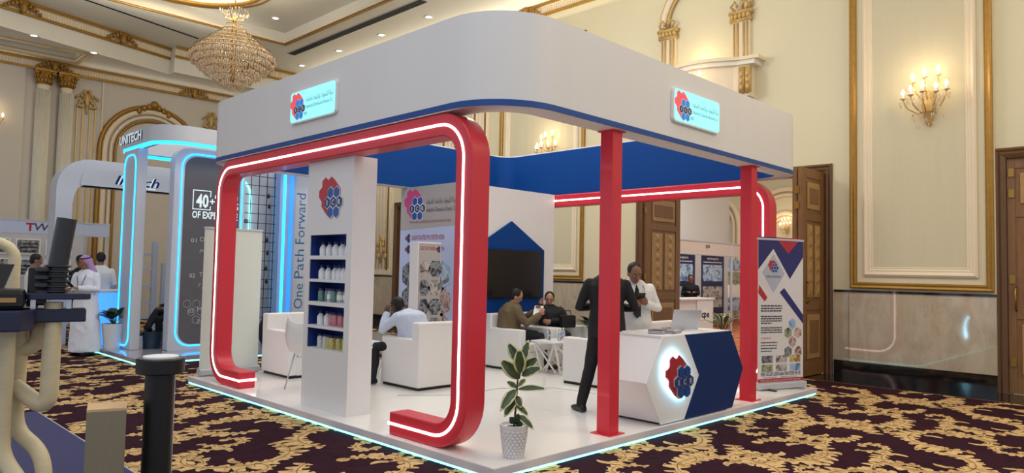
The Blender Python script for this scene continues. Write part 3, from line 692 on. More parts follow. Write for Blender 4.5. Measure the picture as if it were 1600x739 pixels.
sc1 = sconce('wall_sconce', 'crystal wall sconce glowing on the tall gilt-framed panel at the right', (WX-.06, -.78, 4.25), -math.pi/2)
point('sconce_glow', (WX-.45, -.75, 4.75), 7, (1, .78, .5), .12)
sc2 = dup(sc1, (WX-.01, 7.0, 4.25), label='small far sconce on the wall seen over the blue canopy lining')
point('sconce_glow', (WX-.45, 7.0, 4.75), 6, (1, .78, .5), .12)
sc3 = dup(sc1, (WX-.56, 2.95, 4.75), label='sconce on the front of the curved balcony behind the white fascia')
sc4 = dup(sc1, (-.33, WY-.06, 5.15), 0, label='sconce cut by the left edge on the back wall')

# ================================================================ NEXT ROOM SEEN THROUGH THE DOORWAY
wn = struct(MB().box(20, 20.3, -4, 19, 0, 7.5).build('wall_next_room', M['cream']))
for yc in (3.6, 6.55, 9.5):
    for rr, t in ((1.25, .10), (1.05, .06), (.62, .09), (.48, .05)):
        zc = 3.35 if rr > .8 else 3.15
        MB().tube([(19.95, yc-rr, 0), (19.95, yc-rr, zc*.5)]+[(19.95, yc-rr*math.cos(math.radians(a)), zc+rr*math.sin(math.radians(a))) for a in range(0, 181, 10)]+[(19.95, yc+rr, zc*.5), (19.95, yc+rr, 0)], t, 8).build('arch_moulding', M['mould'], wn, smooth=True)
dup(sc1, (19.9, 6.5, 3.25), label='crystal sconce in the far arch seen beside the open door', scale=.62)
point('sconce_glow', (19.4, 6.5, 3.5), 8, (1, .75, .42), .12)
struct(MB().box(8.8, 20, 11.0, 11.2, 0, 7.5).build('wall_next_room_side', M['white']))
sp = MB().box(9.9, 20, 8.6, 8.75, 0, 5.2).build('partition_screen', M['white']); tag(sp, 'tall plain white partition rising behind the pale exhibitor booth', 'partition')
struct(MB().box(8.8, 20.3, -4, 11.2, 7.3, 7.6).build('ceiling_next_room', M['ceil']))
M['beigefas'] = mat('beige_fascia', (206, 186, 172), .6, var=.02)
M['navyposter'] = mat('navy_poster', (26, 30, 78), .4, var=.15, scale=3)
def photo_mat(key, cols, sc=6, dis=.6):
    """a small printed photograph: patches of a few colours from distorted cells and noise"""
    m = bpy.data.materials.new(key); m.use_nodes = True; nt = m.node_tree; b = nt.nodes['Principled BSDF']
    tc = nt.nodes.new('ShaderNodeTexCoord'); nz = nt.nodes.new('ShaderNodeTexNoise'); nz.inputs['Scale'].default_value = sc; nz.inputs['Detail'].default_value = 5; nz.inputs['Distortion'].default_value = dis
    nt.links.new(tc.outputs['Object'], nz.inputs['Vector']); cr = nt.nodes.new('ShaderNodeValToRGB'); e = cr.color_ramp.elements; n = len(cols)
    while len(e) < n: e.new(.5)
    for k in range(n): e[k].position = .33+.34*k/(n-1); e[k].color = rgb(*cols[k])
    nt.links.new(nz.outputs['Fac'], cr.inputs[0]); nt.links.new(cr.outputs[0], b.inputs['Base Color']); b.inputs['Roughness'].default_value = .4
    return m
M['photo1'] = photo_mat('poster_photo_sky', [(60, 84, 120), (140, 170, 205), (190, 205, 220), (90, 96, 104)], 5)
M['photo2'] = photo_mat('poster_photo_plant', [(60, 58, 60), (150, 142, 138), (196, 190, 184), (110, 100, 98)], 10)
M['photo3'] = photo_mat('poster_photo_dark', [(26, 28, 34), (84, 88, 94), (150, 152, 154), (48, 50, 56)], 12)
M['photo4'] = photo_mat('poster_photo_green', [(46, 60, 46), (128, 136, 96), (170, 168, 150), (70, 84, 60)], 12)
M['photo5'] = photo_mat('poster_photo_skin', [(70, 52, 52), (168, 130, 116), (206, 186, 176), (110, 78, 74)], 12)
M['photo6'] = photo_mat('poster_photo_yellow', [(60, 50, 36), (186, 156, 84), (214, 196, 140), (90, 84, 74)], 12)
cp = thing('exhibition_booth', 'aluminium shell booth with beige fascia and navy posters beyond the doorway', 'booth', (12.4, 6.05, 0))
B = neg((12.4, 6.05, 0))
for x in (12.43, 15.25, 18.0):
    for y in (6.08, 8.4): MB().lathe([(.035, 0), (.035, 2.52)], (x, y, 0), 8).build('post', M['alum'], cp, off=B)
MB().box(12.47, 15.21, 6.06, 6.09, 2.16, 2.5).build('fascia', M['beigefas'], cp, off=B); MB().box(15.29, 17.96, 6.06, 6.09, 2.16, 2.5).build('fascia', M['beigefas'], cp, off=B)
for z in (2.14, 2.5): MB().box(12.45, 18, 6.05, 6.1, z, z+.03).build('rail', M['alum'], cp, off=B)
MB().box(12.43, 18, 8.36, 8.40, 0, 2.5).build('back_panel', M['white'], cp, off=B)
lettering('cpe', (13.75, 6.06, 2.31), (1, 0, 0), (0, 0, 1), .24, .12, M['black'], cp, .02, off=B)
y = 7.2
for x0, x1, ph in ((13.6, 15.15, ('photo1', 'photo1')), (15.5, 16.9, ('photo1', 'photo2'))):
    pz = MB().box(x0, x1, y, y+.03, .15, 2.2).build('poster_panel', M['navyposter'], cp, off=B)
    wdt = x1-x0
    for (za, zb), k in zip(((1.42, 1.92), (.62, 1.26)), ph): plate([(x0+.08*wdt, za), (x1-.08*wdt, za), (x1-.08*wdt, zb), (x0+.08*wdt, zb)], (0, y, 0), (1, 0, 0), (0, 0, 1), 0, .006, M[k], pz, 'photograph', off=B)
    lettering('CPE PROJECTS', (x0+.25*wdt, y-.004, 2.06), (1, 0, 0), (0, 0, 1), wdt*.5, .07, M['paper'], pz, .01, off=B)
    textlines(1, (x0+.1*wdt, y-.003, 1.96), (1, 0, 0), (0, 0, 1), wdt*.8, .05, M['paper'], pz, off=B)
    for xx in (x0-.03, x1+.0): MB().box(xx, xx+.03, y-.01, y+.03, .1, 2.25).build('edge_profile', M['alum'], pz, off=B)
for k in range(4): MB().box(17.2, 17.95, 7.18, 7.22, .5+.42*k, .88+.42*k).build('product_print', M[('photo1', 'paper', 'photo4', 'photo1')[k]], cp, off=B)
cc = thing('booth_counter', 'white counter with round logo inside the booth beyond the doorway', 'counter', (13.2, 6.25, 0))
MB().box(-.75, .55, -.2, .3, .0, .93).build('body', M['white'], cc, bevel=.01); MB().box(-.8, .95, -.26, .34, .93, .98).build('worktop', M['white'], cc, bevel=.008)
MB().box(.05, .9, -.24, -.2, .0, .93).build('front_panel', M['white'], cc)
plate([(.475+.26*math.cos(k*.2618), .5+.19*math.sin(k*.2618)) for k in range(24)], (0, -.24, 0), (1, 0, 0), (0, 0, 1), 0, .004, M['paper'], cc, 'logo_oval')
for tx_, x_, w_, z_, h_ in (('c', .27, .12, .45, .14), ('p', .40, .13, .39, .20), ('e', .55, .13, .45, .14)): lettering(tx_, (x_, -.246, z_), (1, 0, 0), (0, 0, 1), w_, h_, M['navyposter'], cc, .03)
pb = MB().box(-.4, .4, -.03, .03, .3, 2.2).box(-.45, .45, -.15, .15, 0, .06); pb.box(-.03, .03, -.03, .03, .05, .35)
o = pb.build('banner_stand', M['lightbox']); o.location = (13.0, 3.1, 0); tag(o, 'pale blue upright banner just inside the open doorway', 'banner')

# ================================================================ THE STAND
T = .10; PW, PD = 6.05, 5.88
pf = thing('stand_platform', 'low white platform of the main stand edged with a glowing strip', 'platform', (PW/2, PD/2, 0))
B = neg((PW/2, PD/2, 0))
MB().box(.02, PW-.02, .02, PD-.02, .034, .094).build('subframe', M['deckside'], pf, off=B)
MB().box(.08, PW-.08, .08, PD-.08, .0, .034).build('foot_frame', M['black'], pf, off=B)
for i in range(3):
    for j in range(6):
        MB().box(PW/3*i+.0015, PW/3*(i+1)-.0015, PD/6*j+.0015, PD/6*(j+1)-.0015, .094, T).build('deck_panel', M['deck'], pf, off=B)
for a, b, c_, d in ((0, PW, 0, .02), (0, PW, PD-.02, PD), (0, .02, .02, PD-.02), (PW-.02, PW, .02, PD-.02)):
    MB().box(a, b, c_, d, .034, .094).build('edge_board', M['deckside'], pf, off=B)
for a, b, c_, d in ((.01, PW-.01, .012, .03), (.01, PW-.01, PD-.03, PD-.012), (.012, .03, .03, PD-.03), (PW-.03, PW-.012, .03, PD-.03)):
    MB().box(a, b, c_, d, .010, .032).build('led_strip', M['ledcyan'], pf, off=B)

FZ0, FZ1 = 2.93, 3.72; F0, F1 = .045, 5.78; I0, I1 = .28, 5.58
cn = thing('canopy_fascia', 'square white canopy ring with rounded corners and royal blue lining over the stand', 'canopy', (2.9, 2.9, FZ0))
B = neg((2.9, 2.9, FZ0)); RO = [.62, .5, .5, .5]; RI = [.38, .3, .3, .3]
def rr3(a, b, r, z): return [(x, y, z) for x, y in rrect(a, b, a, b, r, 12)]
MB().loft([rr3(F0, F1, RO, FZ0), rr3(F0, F1, RO, FZ1), rr3(I0, I1, RI, FZ1), rr3(I0, I1, RI, FZ0)], closed=True).build('white_fascia', M['fascia'], cn, smooth='auto', off=B)
MB().loft([rr3(F0-.005, F1+.005, [q+.005 for q in RO], FZ0+.002), rr3(F0-.005, F1+.005, [q+.005 for q in RO], FZ0+.055), rr3(F0+.01, F1-.01, [q-.01 for q in RO], FZ0+.055), rr3(F0+.01, F1-.01, [q-.01 for q in RO], FZ0+.002)], closed=True).build('blue_band', M['blueband'], cn, smooth='auto', off=B)
MB().loft([rr3(I0-.004, I1+.004, [q+.004 for q in RI], FZ0+.01), rr3(I0-.004, I1+.004, [q+.004 for q in RI], FZ1-.02), rr3(I0+.008, I1-.008, [q-.008 for q in RI], FZ1-.02), rr3(I0+.008, I1-.008, [q-.008 for q in RI], FZ0+.01)], closed=True).build('blue_lining', M['blue'], cn, smooth='auto', off=B)

AR1 = arabic('شركة الكيماويات والراتنجات الصناعية'); EN1 = 'Industrial Chemicals & Resins Co.'
def lightbox(label, O, U):
    t = thing('lightbox_sign', label, 'sign', O, 0, 'lit signs on the fascia'); V = Vector((0, 0, 1)); U = Vector(U)
    plate(rrect(-.47, .47, -.18, .18, .05), (0, 0, 0), U, V, -.02, .012, M['white'], t, 'frame')
    plate(rrect(-.455, .455, -.165, .165, .04), (0, 0, 0), U, V, .012, .018, M['lightbox'], t, 'acrylic_face')
    N = U.cross(V)
    emblem(U*-.29+V*-.005+N*.018, U, V, .30, t, M['boxred'], M['boxblue'], M['logonavy'], M['paper'], thick=.0012)
    lettering(AR1, U*-.115+V*.01+N*.019, U, V, .54, .07, M['boxtext'], t)
    lettering(EN1, U*-.115+V*-.045+N*.019, U, V, .54, .036, M['boxtext'], t)
    textlines(2, U*-.15+V*-.12+N*.019, U, V, .06, .035, M['boxtext'], t)
lightbox('glowing cyan logo sign on the left face of the white fascia', (F0-.022, 2.895, 3.325), (0, -1, 0))
lightbox('glowing cyan logo sign on the right face of the white fascia', (2.912, F0-.022, 3.325), (1, 0, 0))

# red C-shaped portals with led lines
def arcpath(pts, r, n=10):
    out = [Vector(pts[0])]
    for i in range(1, len(pts)-1):
        a, b, c_ = Vector(pts[i-1]), Vector(pts[i]), Vector(pts[i+1]); u = (a-b).normalized(); v = (c_-b).normalized(); s = b+u*r; e = b+v*r; o = b+(u+v)*r
        for k in range(n+1):
            t = math.pi/2*k/n; out.append(o-v*r*math.cos(t)-u*r*math.sin(t))
    out.append(Vector(pts[-1])); return out
def portal(label, x0, x1):
    t = thing('portal_frame', label, 'portal frame', ((x0+x1)/2, 2.9, T), 0, 'red portal frames'); off = neg(((x0+x1)/2, 2.9, T))
    path = arcpath([(1.44, .2), (.51, .2), (.51, 2.825), (5.30, 2.825), (5.30, .2), (4.51, .2)], .31)
    P = [Vector((p.x, p.y)) for p in path]; rings = []; led1 = []; led2 = []
    for i, p in enumerate(P):
        d = (P[min(i+1, len(P)-1)]-P[max(i-1, 0)]).normalized(); n = Vector((-d.y, d.x))
        rings.append([(x, p.x+n.x*h, p.y+n.y*h) for x, h in ((x0, -.1), (x0, .1), (x1, .1), (x1, -.1))])
        def half(x, s): return [(x+s*q, p.x+n.x*h, p.y+n.y*h) for q, h in ((-.003, -.013), (.006, -.010), (.010, 0), (.006, .010), (-.003, .013))]
        led1.append(half(x0, -1)); led2.append(half(x1, 1))
    fr = MB().loft(rings).build('frame', M['red'], t, off=off, bevel=.012, smooth=True)
    for l in (led1, led2): MB().loft(l).build('led_strip', M['led'], t, off=off)
    for yy, s in ((1.44, 1), (4.51, -1)):
        MB().box(x0-.008, x1+.008, yy-.003, yy+.008, .187, .213).build('led_end', M['led'], t, off=off) if s > 0 else MB().box(x0-.008, x1+.008, yy-.008, yy+.003, .187, .213).build('led_end', M['led'], t, off=off)
portal('red C-shaped portal with white light line on the left front of the stand', .07, .28)
portal('red C-shaped portal with white light line along the far right side of the stand', 5.5, 5.71)
def post(label, x, y):
    t = thing('red_post', label, 'post', (x, y, T), 0, 'square red posts under the fascia')
    MB().box(-.073, .073, -.073, .073, .0, FZ0-T).build('shaft', M['red'], t, bevel=.004)
    MB().box(-.115, .115, -.115, .115, .0, .008).build('base_plate', M['red'], t); MB().box(-.095, .095, -.095, .095, FZ0-T-.012, FZ0-T).build('top_plate', M['red'], t)
post('square red post standing in front of the man in the black suit', 1.63, .175)
post('square red post at the blue end of the reception counter', 4.41, .175)

# sample display pillar with five open shelves
PX0, PX1, PY0, PY1 = .17, .45, 2.30, 3.20; NY0, NY1 = 2.40, 3.12
dp = thing('display_pillar', 'white display pillar with logo and five blue shelves of sample bottles', 'display pillar', ((PX0+PX1)/2, (PY0+PY1)/2, T)); B = neg(((PX0+PX1)/2, (PY0+PY1)/2, T))
rows = [(.73, .94), (.97, 1.18), (1.22, 1.43), (1.46, 1.67), (1.71, 1.93)]
MB().box(PX0, PX1, PY0, PY1, T, rows[0][0]).build('lower_body', M['white'], dp, off=B)
MB().box(PX0, PX1, PY0, PY1, rows[-1][1], 2.725).build('upper_body', M['white'], dp, off=B)
MB().box(PX0, PX1, PY0, NY0, rows[0][0], rows[-1][1]).build('side_panel', M['white'], dp, off=B); MB().box(PX0, PX1, NY1, PY1, rows[0][0], rows[-1][1]).build('side_panel', M['white'], dp, off=B)
for k in range(4): MB().box(PX0+.001, PX1-.001, NY0, NY1, rows[k][1], rows[k+1][0]).build('shelf', M['white'], dp, off=B)
M['nicheblue'] = mat('niche_lining', (22, 48, 120), .4, var=.05)
for a, b in rows:
    MB().box(PX0+.012, PX1-.012, NY1-.004, NY1+.001, a, b).build('blue_lining', M['nicheblue'], dp, off=B)
    MB().box(PX0+.012, PX1-.012, NY0-.001, NY0+.004, a, b).build('blue_lining', M['nicheblue'], dp, off=B)
    MB().box(PX0+.012, PX1-.012, NY0, NY1, b-.004, b).build('blue_lining', M['nicheblue'], dp, off=B)
    MB().box(PX1-.02, PX1-.012, 2.78, NY1, a, b).build('blue_lining', M['nicheblue'], dp, off=B)
emblem((PX0, 2.71, 2.31), (0, -1, 0), (0, 0, 1), .44, dp, M['logored'], M['logoblue'], M['logonavy'], M['paper'], thick=.006, off=B)
# bottles
M['bottlewhite'] = mat('white_hdpe', (224, 228, 238), .4, var=.02); M['capblue'] = mat('dark_blue_cap', (28, 34, 84), .4, var=.05)
M['jarteal'] = mat('jar_of_green_granules', (92, 128, 124), .25, var=.6, scale=70, coat=.6); M['jargrey'] = mat('jar_of_pale_fibre', (176, 178, 176), .25, var=.5, scale=70, coat=.6)
M['jarpink'] = mat('pink_resin', (190, 110, 120), .2, var=.1, coat=.6); M['jaryellow'] = mat('jar_of_yellow_granules', (186, 176, 96), .25, var=.5, scale=70, coat=.6); M['jarwhite'] = mat('jar_of_white_granules', (208, 208, 204), .25, var=.4, scale=70, coat=.6)
def bottle(name, label, group, mm, jar, lab=None):
    t = thing(name, label, 'bottle', (0, 0, 0), 0, group); q = .036
    if jar:
        MB().lathe([(.001, 0), (q, 0), (q+.002, .008), (q+.002, .10), (q-.006, .112), (q-.006, .118)], n=14).build('body', mm, t, smooth='auto')
        MB().lathe([(q-.002, .118), (q-.002, .142), (q-.006, .145), (.001, .145)], n=14).build('lid', M['capblue'], t, smooth='auto')
    else:
        MB().lathe([(.001, 0), (q, 0), (q+.002, .01), (q+.002, .085), (q-.008, .105), (.018, .115), (.018, .128)], n=14).build('body', mm, t, smooth='auto')
        MB().lathe([(.021, .122), (.021, .148), (.018, .15), (.001, .15)], n=12).build('cap', M['capblue'], t, smooth='auto')
    if lab: MB().lathe([(q+.003, .03), (q+.003, .08)], n=14).build('label', lab, t)
    return t
rowspec = [
 (4, 'white plastic sample bottle with dark blue cap on the top pillar shelf', 'bottles on the top pillar shelf', 'sample_bottle', [('bottlewhite', 0)]*5, (.06, .16, .31, .42, .53)),
 (3, 'white plastic sample bottle with dark blue cap on the second pillar shelf', 'bottles on the second pillar shelf', 'sample_bottle', [('bottlewhite', 0)]*6, (.09, .19, .29, .39, .50, .60)),
 (2, 'clear sample jar of grey-green granules on the middle pillar shelf', 'jars on the middle pillar shelf', 'sample_jar', [('jarteal', 1), ('jarteal', 1), ('jargrey', 1), ('jarteal', 1), ('jargrey', 1), ('jargrey', 1), ('jargrey', 1)], (.07, .16, .25, .34, .44, .53, .62)),
 (1, '', 'jars on the fourth pillar shelf', 'sample_jar', [('bottlewhite', 0), ('bottlewhite', 0), ('jarpink', 1), ('jarpink', 1), ('jarpink', 1), ('jarpink', 1)], (.07, .17, .27, .37, .49, .60)),
 (0, '', 'jars on the bottom pillar shelf', 'sample_jar', [('jarwhite', 1), ('jarwhite', 1), ('jaryellow', 1), ('jaryellow', 1), ('jaryellow', 1), ('jaryellow', 1), ('jarwhite', 1)], (.05, .15, .25, .34, .43, .53, .62))]
protos = {}
for ri, label, group, nm, kinds, pos in rowspec:
    ORD = ('leftmost', 'second from left', 'third from left', 'fourth from left', 'fifth from left', 'sixth from left', 'rightmost')
    for qi, ((mk, jar), p) in enumerate(zip(kinds, pos)):
        what = {'bottlewhite': 'white sample bottle with dark blue cap', 'jarteal': 'clear jar of dark green granules', 'jargrey': 'clear jar of pale grey fibre', 'jarpink': 'jar of pink resin', 'jaryellow': 'jar of yellow granules', 'jarwhite': 'jar of white granules'}[mk]
        lb = '%s, %s on the %s pillar shelf' % (what, ORD[qi] if qi < len(kinds)-1 else 'rightmost', ('bottom', 'fourth', 'middle', 'second', 'top')[ri])
        key = (mk, jar); loc = (PX0+.11+.02*math.sin(p*50), NY1-.03-p, rows[ri][0])
        if key not in protos:
            protos[key] = bottle(nm, lb, group, M[mk], jar, None if mk not in ('jargrey', 'bottlewhite') else M['paper']); protos[key].location = loc
        else: o = dup(protos[key], loc, label=lb, group=group)

# storage room with tv wall and banner wall
SX0, SX1, SY0, SY1 = 3.3, 5.485, 4.28, 5.74
st = thing('storage_room', 'white storage room with a printed banner side and a blue house shape behind the screen', 'partition', ((SX0+SX1)/2, (SY0+SY1)/2, T)); B = neg(((SX0+SX1)/2, (SY0+SY1)/2, T))
MB().box(SX0, SX1, SY0, SY0+.05, T, FZ0-.002).build('front_panel', M['white'], st, off=B); MB().box(SX0, SX0+.05, SY0+.05, SY1, T, FZ0-.002).build('side_panel', M['white'], st, off=B)
MB().box(SX1-.05, SX1, SY0+.05, SY1, T, FZ0-.002).build('side_panel', M['white'], st, off=B); MB().box(SX0+.05, SX1-.05, SY1-.05, SY1, T, FZ0-.002).build('back_panel', M['white'], st, off=B)
plate([(3.63, .72), (5.21, .72), (5.21, 1.95), (4.42, 2.40), (3.63, 1.95)], (0, SY0, 0), (1, 0, 0), (0, 0, 1), 0, .03, M['blue'], st, 'house_panel', off=B)
M['lavender'] = mat('banner_lavender_print', (186, 196, 226), .5, var=.06, scale=2); M['greyprint'] = mat('banner_grey_print', (176, 170, 166), .5, var=.06, scale=2)
M['crimsontext'] = mat('crimson_ink', (160, 50, 80), .6); M['darktext'] = mat('dark_ink', (60, 62, 84), .6)
U, V = Vector((0, -1, 0)), Vector((0, 0, 1))
bn = plate([(-SY1, 2.22), (-SY0, 2.27), (-SY0, FZ0-.004), (-SY1, FZ0-.004)], (SX0, 0, 0), U, V, 0, .006, M['greyprint'], st, 'banner_header', off=B)
bl = plate([(-SY1, T+.01), (-SY0, T+.01), (-SY0, 2.27), (-SY1, 2.22)], (SX0, 0, 0), U, V, 0, .006, M['lavender'], st, 'banner_field', off=B)
emblem((SX0-.006, 5.36, 2.62), U, V, .52, bn, M['logopink'], M['logoblue'], M['logonavy'], M['paper'], thick=.0015, off=B)
lettering(AR1, (SX0-.006, 5.06, 2.60), U, V, .72, .12, M['darktext'], bn, off=B); lettering(EN1, (SX0-.006, 5.06, 2.50), U, V, .72, .07, M['darktext'], bn, off=B)
lettering('THE FUTURE OF CHEMICAL SOLUTIONS FOR INDUSTRIES', (SX0-.006, 5.5, 2.33), U, V, 1.05, .04, M['crimsontext'], bn, off=B)
for z, tx, wd in ((2.06, 'UNSATURATED POLYESTER RESIN', .82), (1.88, 'VINYL ESTER RESIN', .82)):
    for a, b, mm in ((0, 0, 'crimsontext'), (.055, .035, 'logonavy'), (.055, -.035, 'logonavy')): plate(hexagon(-5.56+a, z+.03+b, .04), (SX0-.006, 0, 0), U, V, 0, .002, M[mm], bl, 'bullet_hexagon', off=B)
    lettering(tx, (SX0-.006, 5.42, z), U, V, wd, .075, M['crimsontext'], bl, .008, off=B)
for (yy, z), k in zip(((5.45, 1.5), (5.0, 1.5), (4.62, 1.5), (5.45, 1.1), (4.62, 1.1), (5.45, .7), (4.62, .7), (5.03, .9)), ('photo3', 'photo2', 'photo1', 'photo3', 'photo5', 'photo3', 'photo5', 'photo2')):
    plate(hexagon(-yy, z, .23), (SX0-.006, 0, 0), U, V, 0, .002, M[k], bl, 'hexagon_photo', off=B)
tv = thing('television', 'large dark wall-mounted screen on the blue house panel', 'television', (4.42, SY0-.03, 1.545))
MB().box(-.7, .7, -.045, .0, -.385, .385).build('housing', M['black'], tv, bevel=.006); MB().box(-.685, .685, -.049, -.045, -.365, .372).build('screen', M['screen'], tv)
# sample tower by the banner wall
tw = thing('sample_tower', 'slim white display tower with grey hexagon photographs beside the banner wall', 'display stand', (2.82, 4.45, T)); 
MB().box(-.22, .21, -.095, .1, 0, 1.89).build('body', M['white'], tw, bevel=.004)
fp = MB().box(-.2, .2, -.101, -.095, .05, 1.87).build('front_print', M['greyprint'], tw)
U, V = Vector((1, 0, 0)), Vector((0, 0, 1))
lettering('GELCOAT RESIN', (-.18, -.101, 1.77), U, V, .27, .055, M['crimsontext'], fp, .01)
for a, b, mm in ((.13, 1.79, 'crimsontext'), (.165, 1.81, 'logonavy'), (.165, 1.765, 'logonavy')): plate(hexagon(a, b, .026), (0, -.101, 0), U, V, 0, .002, M[mm], fp, 'bullet_hexagon')
for i, (x, z) in enumerate(((-.12, 1.5), (.11, 1.5), (-.12, 1.22), (.11, 1.22), (-.12, .94), (.11, .94), (-.12, .66), (.11, .66))):
    plate([(x+p[0]*(.5 if x < 0 and p[0] < 0 else 1), p[1]) for p in hexagon(0, z, .135, 0)], (0, -.101, 0), U, V, 0, .002, M['photo3' if i % 3 else 'photo2'], fp, 'hexagon_photo')

# ---------------------------------------------------------------- reception counter
rc = thing('reception_counter', 'hexagonal white and navy reception counter with backlit logo', 'counter', (3.0, .4, T)); B = neg((3.0, .4, T))
U, V = Vector((1, 0, 0)), Vector((0, 0, 1))
MB().prism([(2.33, .96), (2.045, .535), (2.30, .125), (3.71, .125), (3.965, .53), (3.68, .96)][::-1], (0, .045, 0), U, V, (0, 1, 0), 0, .56).build('body', M['white'], rc, off=B, bevel=.004)
MB().box(2.32, 3.70, .035, .64, .955, .975).build('worktop', M['white'], rc, off=B, bevel=.003)
MB().box(2.34, 3.67, .06, .58, T, .126).build('plinth', M['black'], rc, off=B)
wp = plate([(2.30, .112), (2.72, .112), (3.005, .535), (2.715, .968), (2.32, .968), (2.03, .535)], (0, .045, 0), U, V, 0, .02, M['white'], rc, 'white_front', off=B)
plate([(2.73, .112), (3.735, .112), (3.985, .53), (3.695, .968), (2.725, .968), (3.015, .535)], (0, .045, 0), U, V, 0, .02, M['navy'], rc, 'navy_front', off=B)
M['cred'] = mat('emblem_dark_red', (164, 30, 40), .35, var=.04); M['cblue'] = mat('emblem_blue', (18, 62, 130), .35, var=.04, spec=.25)
em = emblem((2.545, .025, .555), U, V, .425, rc, M['cred'], M['cblue'], M['logonavy'], M['alum'], thick=.025, off=B, lift=.03)
plate([(2.545+x*.86-.006, .555+z*.86+.004) for x, z in hull([(round(a, 4), round(b, 4)) for a, b in hexagon(-.08, .10, .20)+hexagon(.06, -.05, .20)])], (0, .025, 0), U, V, .006, .028, M['ledhalo'], rc, 'halo_led', off=B)

lp = thing('laptop', 'open silver laptop on the reception counter, lid toward the viewer', 'laptop', (3.20, .33, .975), math.radians(-32))
MB().box(-.165, .165, -.01, .23, 0, .014).build('base', M['alum'], lp, bevel=.004)
MB().prism(rrect(-.165, .165, 0, .235, .012), (0, -.012, .012), (1, 0, 0), (0, -.36, .93), (0, -.93, -.36), 0, .008).build('lid', M['alum'], lp)
MB().box(-.145, .145, .05, .17, .014, .016).build('keyboard', M['black'], lp)
rnd = random.Random(5)
for i, (x, y, rz, k, lb) in enumerate(((2.56, .25, .3, 'photo3', 'dark glossy brochure stack at the front left of the counter'), (2.74, .20, .1, 'photo2', 'grey brochure beside the dark brochure stack on the counter'), (2.50, .55, .5, 'paper', 'white leaflet at the back left of the counter'),
        (3.25, .24, .2, 'paper', 'white paper sheet in front of the laptop on the counter'), (3.48, .22, -.1, 'paper', 'white paper sheet at the right end of the counter'))):
    t = thing('brochure', lb, 'brochure', (x, y, .975), rz)
    n = 5 if k == 'photo3' else (4 if k == 'photo2' else 1)
    for q in range(n): MB().box(-.105, .105, -.074, .074, .008*q, .008*q+.007).build('leaflet', M['paper'] if q % 2 or k == 'paper' else M['navyposter'], t).rotation_euler = (0, 0, rnd.uniform(-.08, .08))
    MB().box(-.104, .104, -.073, .073, .008*n, .008*n+.001).build('cover', M[k], t)

# ---------------------------------------------------------------- seating
def armchair(label, loc, rz, w=.80, d=.78):
    t = thing('armchair', label, 'armchair', loc, rz, 'white cube armchairs'); h = w/2; e = d/2
    MB().box(-h+.03, h-.03, -e+.03, e-.03, 0, .035).build('plinth', M['black'], t)
    MB().box(-h+.12, h-.12, -e+.13, e-.01, .035, .28).build('base', M['leather'], t, bevel=.012, smooth=True)
    MB().box(-h+.125, h-.125, -e+.14, e, .28, .42).build('seat_cushion', M['leather'], t, bevel=.03, seg=3, smooth=True)
    for s in (-1, 1):
        x0, x1 = sorted((s*h, s*(h-.13))); MB().box(x0, x1, -e+.001, e-.02, .035, .62).build('arm', M['leather'], t, bevel=.018, seg=3, smooth=True)
    MB().box(-h+.001, h-.001, -e-.001, -e+.15, .035, .83).build('backrest', M['leather'], t, bevel=.018, seg=3, smooth=True)
    MB().tube([(-h+.02, -e-.003, .8), (0, -e-.004, .8), (h-.02, -e-.003, .8)], .003, 5).build('seam', M['leather'], t)
    return t
ac = armchair('white armchair seen from behind with the man in a pale blue shirt', (2.05, 3.46, T), 0, .80, .80)
def ac2(label, loc, rz): return dup(ac, loc, rz, label)
ac2('white armchair facing us behind the display pillar', (1.31, 5.26, T), math.pi)
ac2('white armchair under the screen holding the man in olive', (4.24, 3.84, T), math.pi)
ac2('white armchair under the screen holding the man in black', (5.06, 3.84, T), math.pi)
ac2('white armchair just left of the black-suited man, side on', (4.0, 2.05, T), 0)
ac2('white armchair whose back shows behind the laptop', (4.84, 2.05, T), 0)
# stackable chair behind the pillar
wc = thing('shell_chair', 'white plastic shell chair with thin metal legs half hidden by the display pillar', 'chair', (.80, 4.14, T), math.radians(-60))
prof = [(.22, .44), (.18, .45), (.05, .43), (-.12, .42), (-.19, .46), (-.22, .56), (-.24, .70), (-.26, .80)]
MB().sheet([[(x*(1-.12*max(0, j-5)), y, z+.10*(abs(x)/.22)**3*(1 if j > 3 else .4)) for x in (-.22, -.15, -.07, 0, .07, .15, .22)] for j, (y, z) in enumerate(prof)]).build('shell', M['leather'], wc, smooth=True, solid=.012)
for sx in (-1, 1):
    for sy in (-1, 1): MB().tube([(sx*.14, sy*.12, .42), (sx*.21, sy*.21, 0)], .009, 8).build('leg', M['chrome'], wc, smooth=True)
# coffee table with crossing bar legs
ct = thing('coffee_table', 'low white table with zigzag metal legs in front of the seated men', 'table', (4.38, 3.12, T))
MB().box(-.42, .42, -.24, .24, .46, .48).build('tabletop', M['white'], ct, bevel=.005)
MB().box(-.38, .38, -.20, .20, .445, .46).build('top_frame', M['white'], ct)
for y in (-.2, .2):
    for a, b in ((-.38, -.22), (.38, -.22), (-.38, .22), (.38, .22)): MB().bar((a, y, .45), (b, y*.9, .014), .022).build('leg', M['white'], ct)
for x in (-.38, .38):
    for y in (-.1, .1): MB().bar((x, -y*1.9, .45), (x*.6, y, .014), .022).build('leg', M['white'], ct)
def water(label, loc):
    t = thing('water_bottle', label, 'bottle', loc, 0, 'small water bottles on the low table')
    MB().lathe([(.001, 0), (.028, 0), (.03, .01), (.027, .05), (.03, .09), (.028, .12), (.012, .15), (.012, .165)], n=14).build('body', M['glassclear'], t, smooth=True)
    MB().lathe([(.015, .16), (.015, .178), (.001, .18)], n=12).build('cap', M['white'], t); MB().lathe([(.0305, .055), (.0305, .088)], n=14).build('label', M['photo1'], t)
    return t
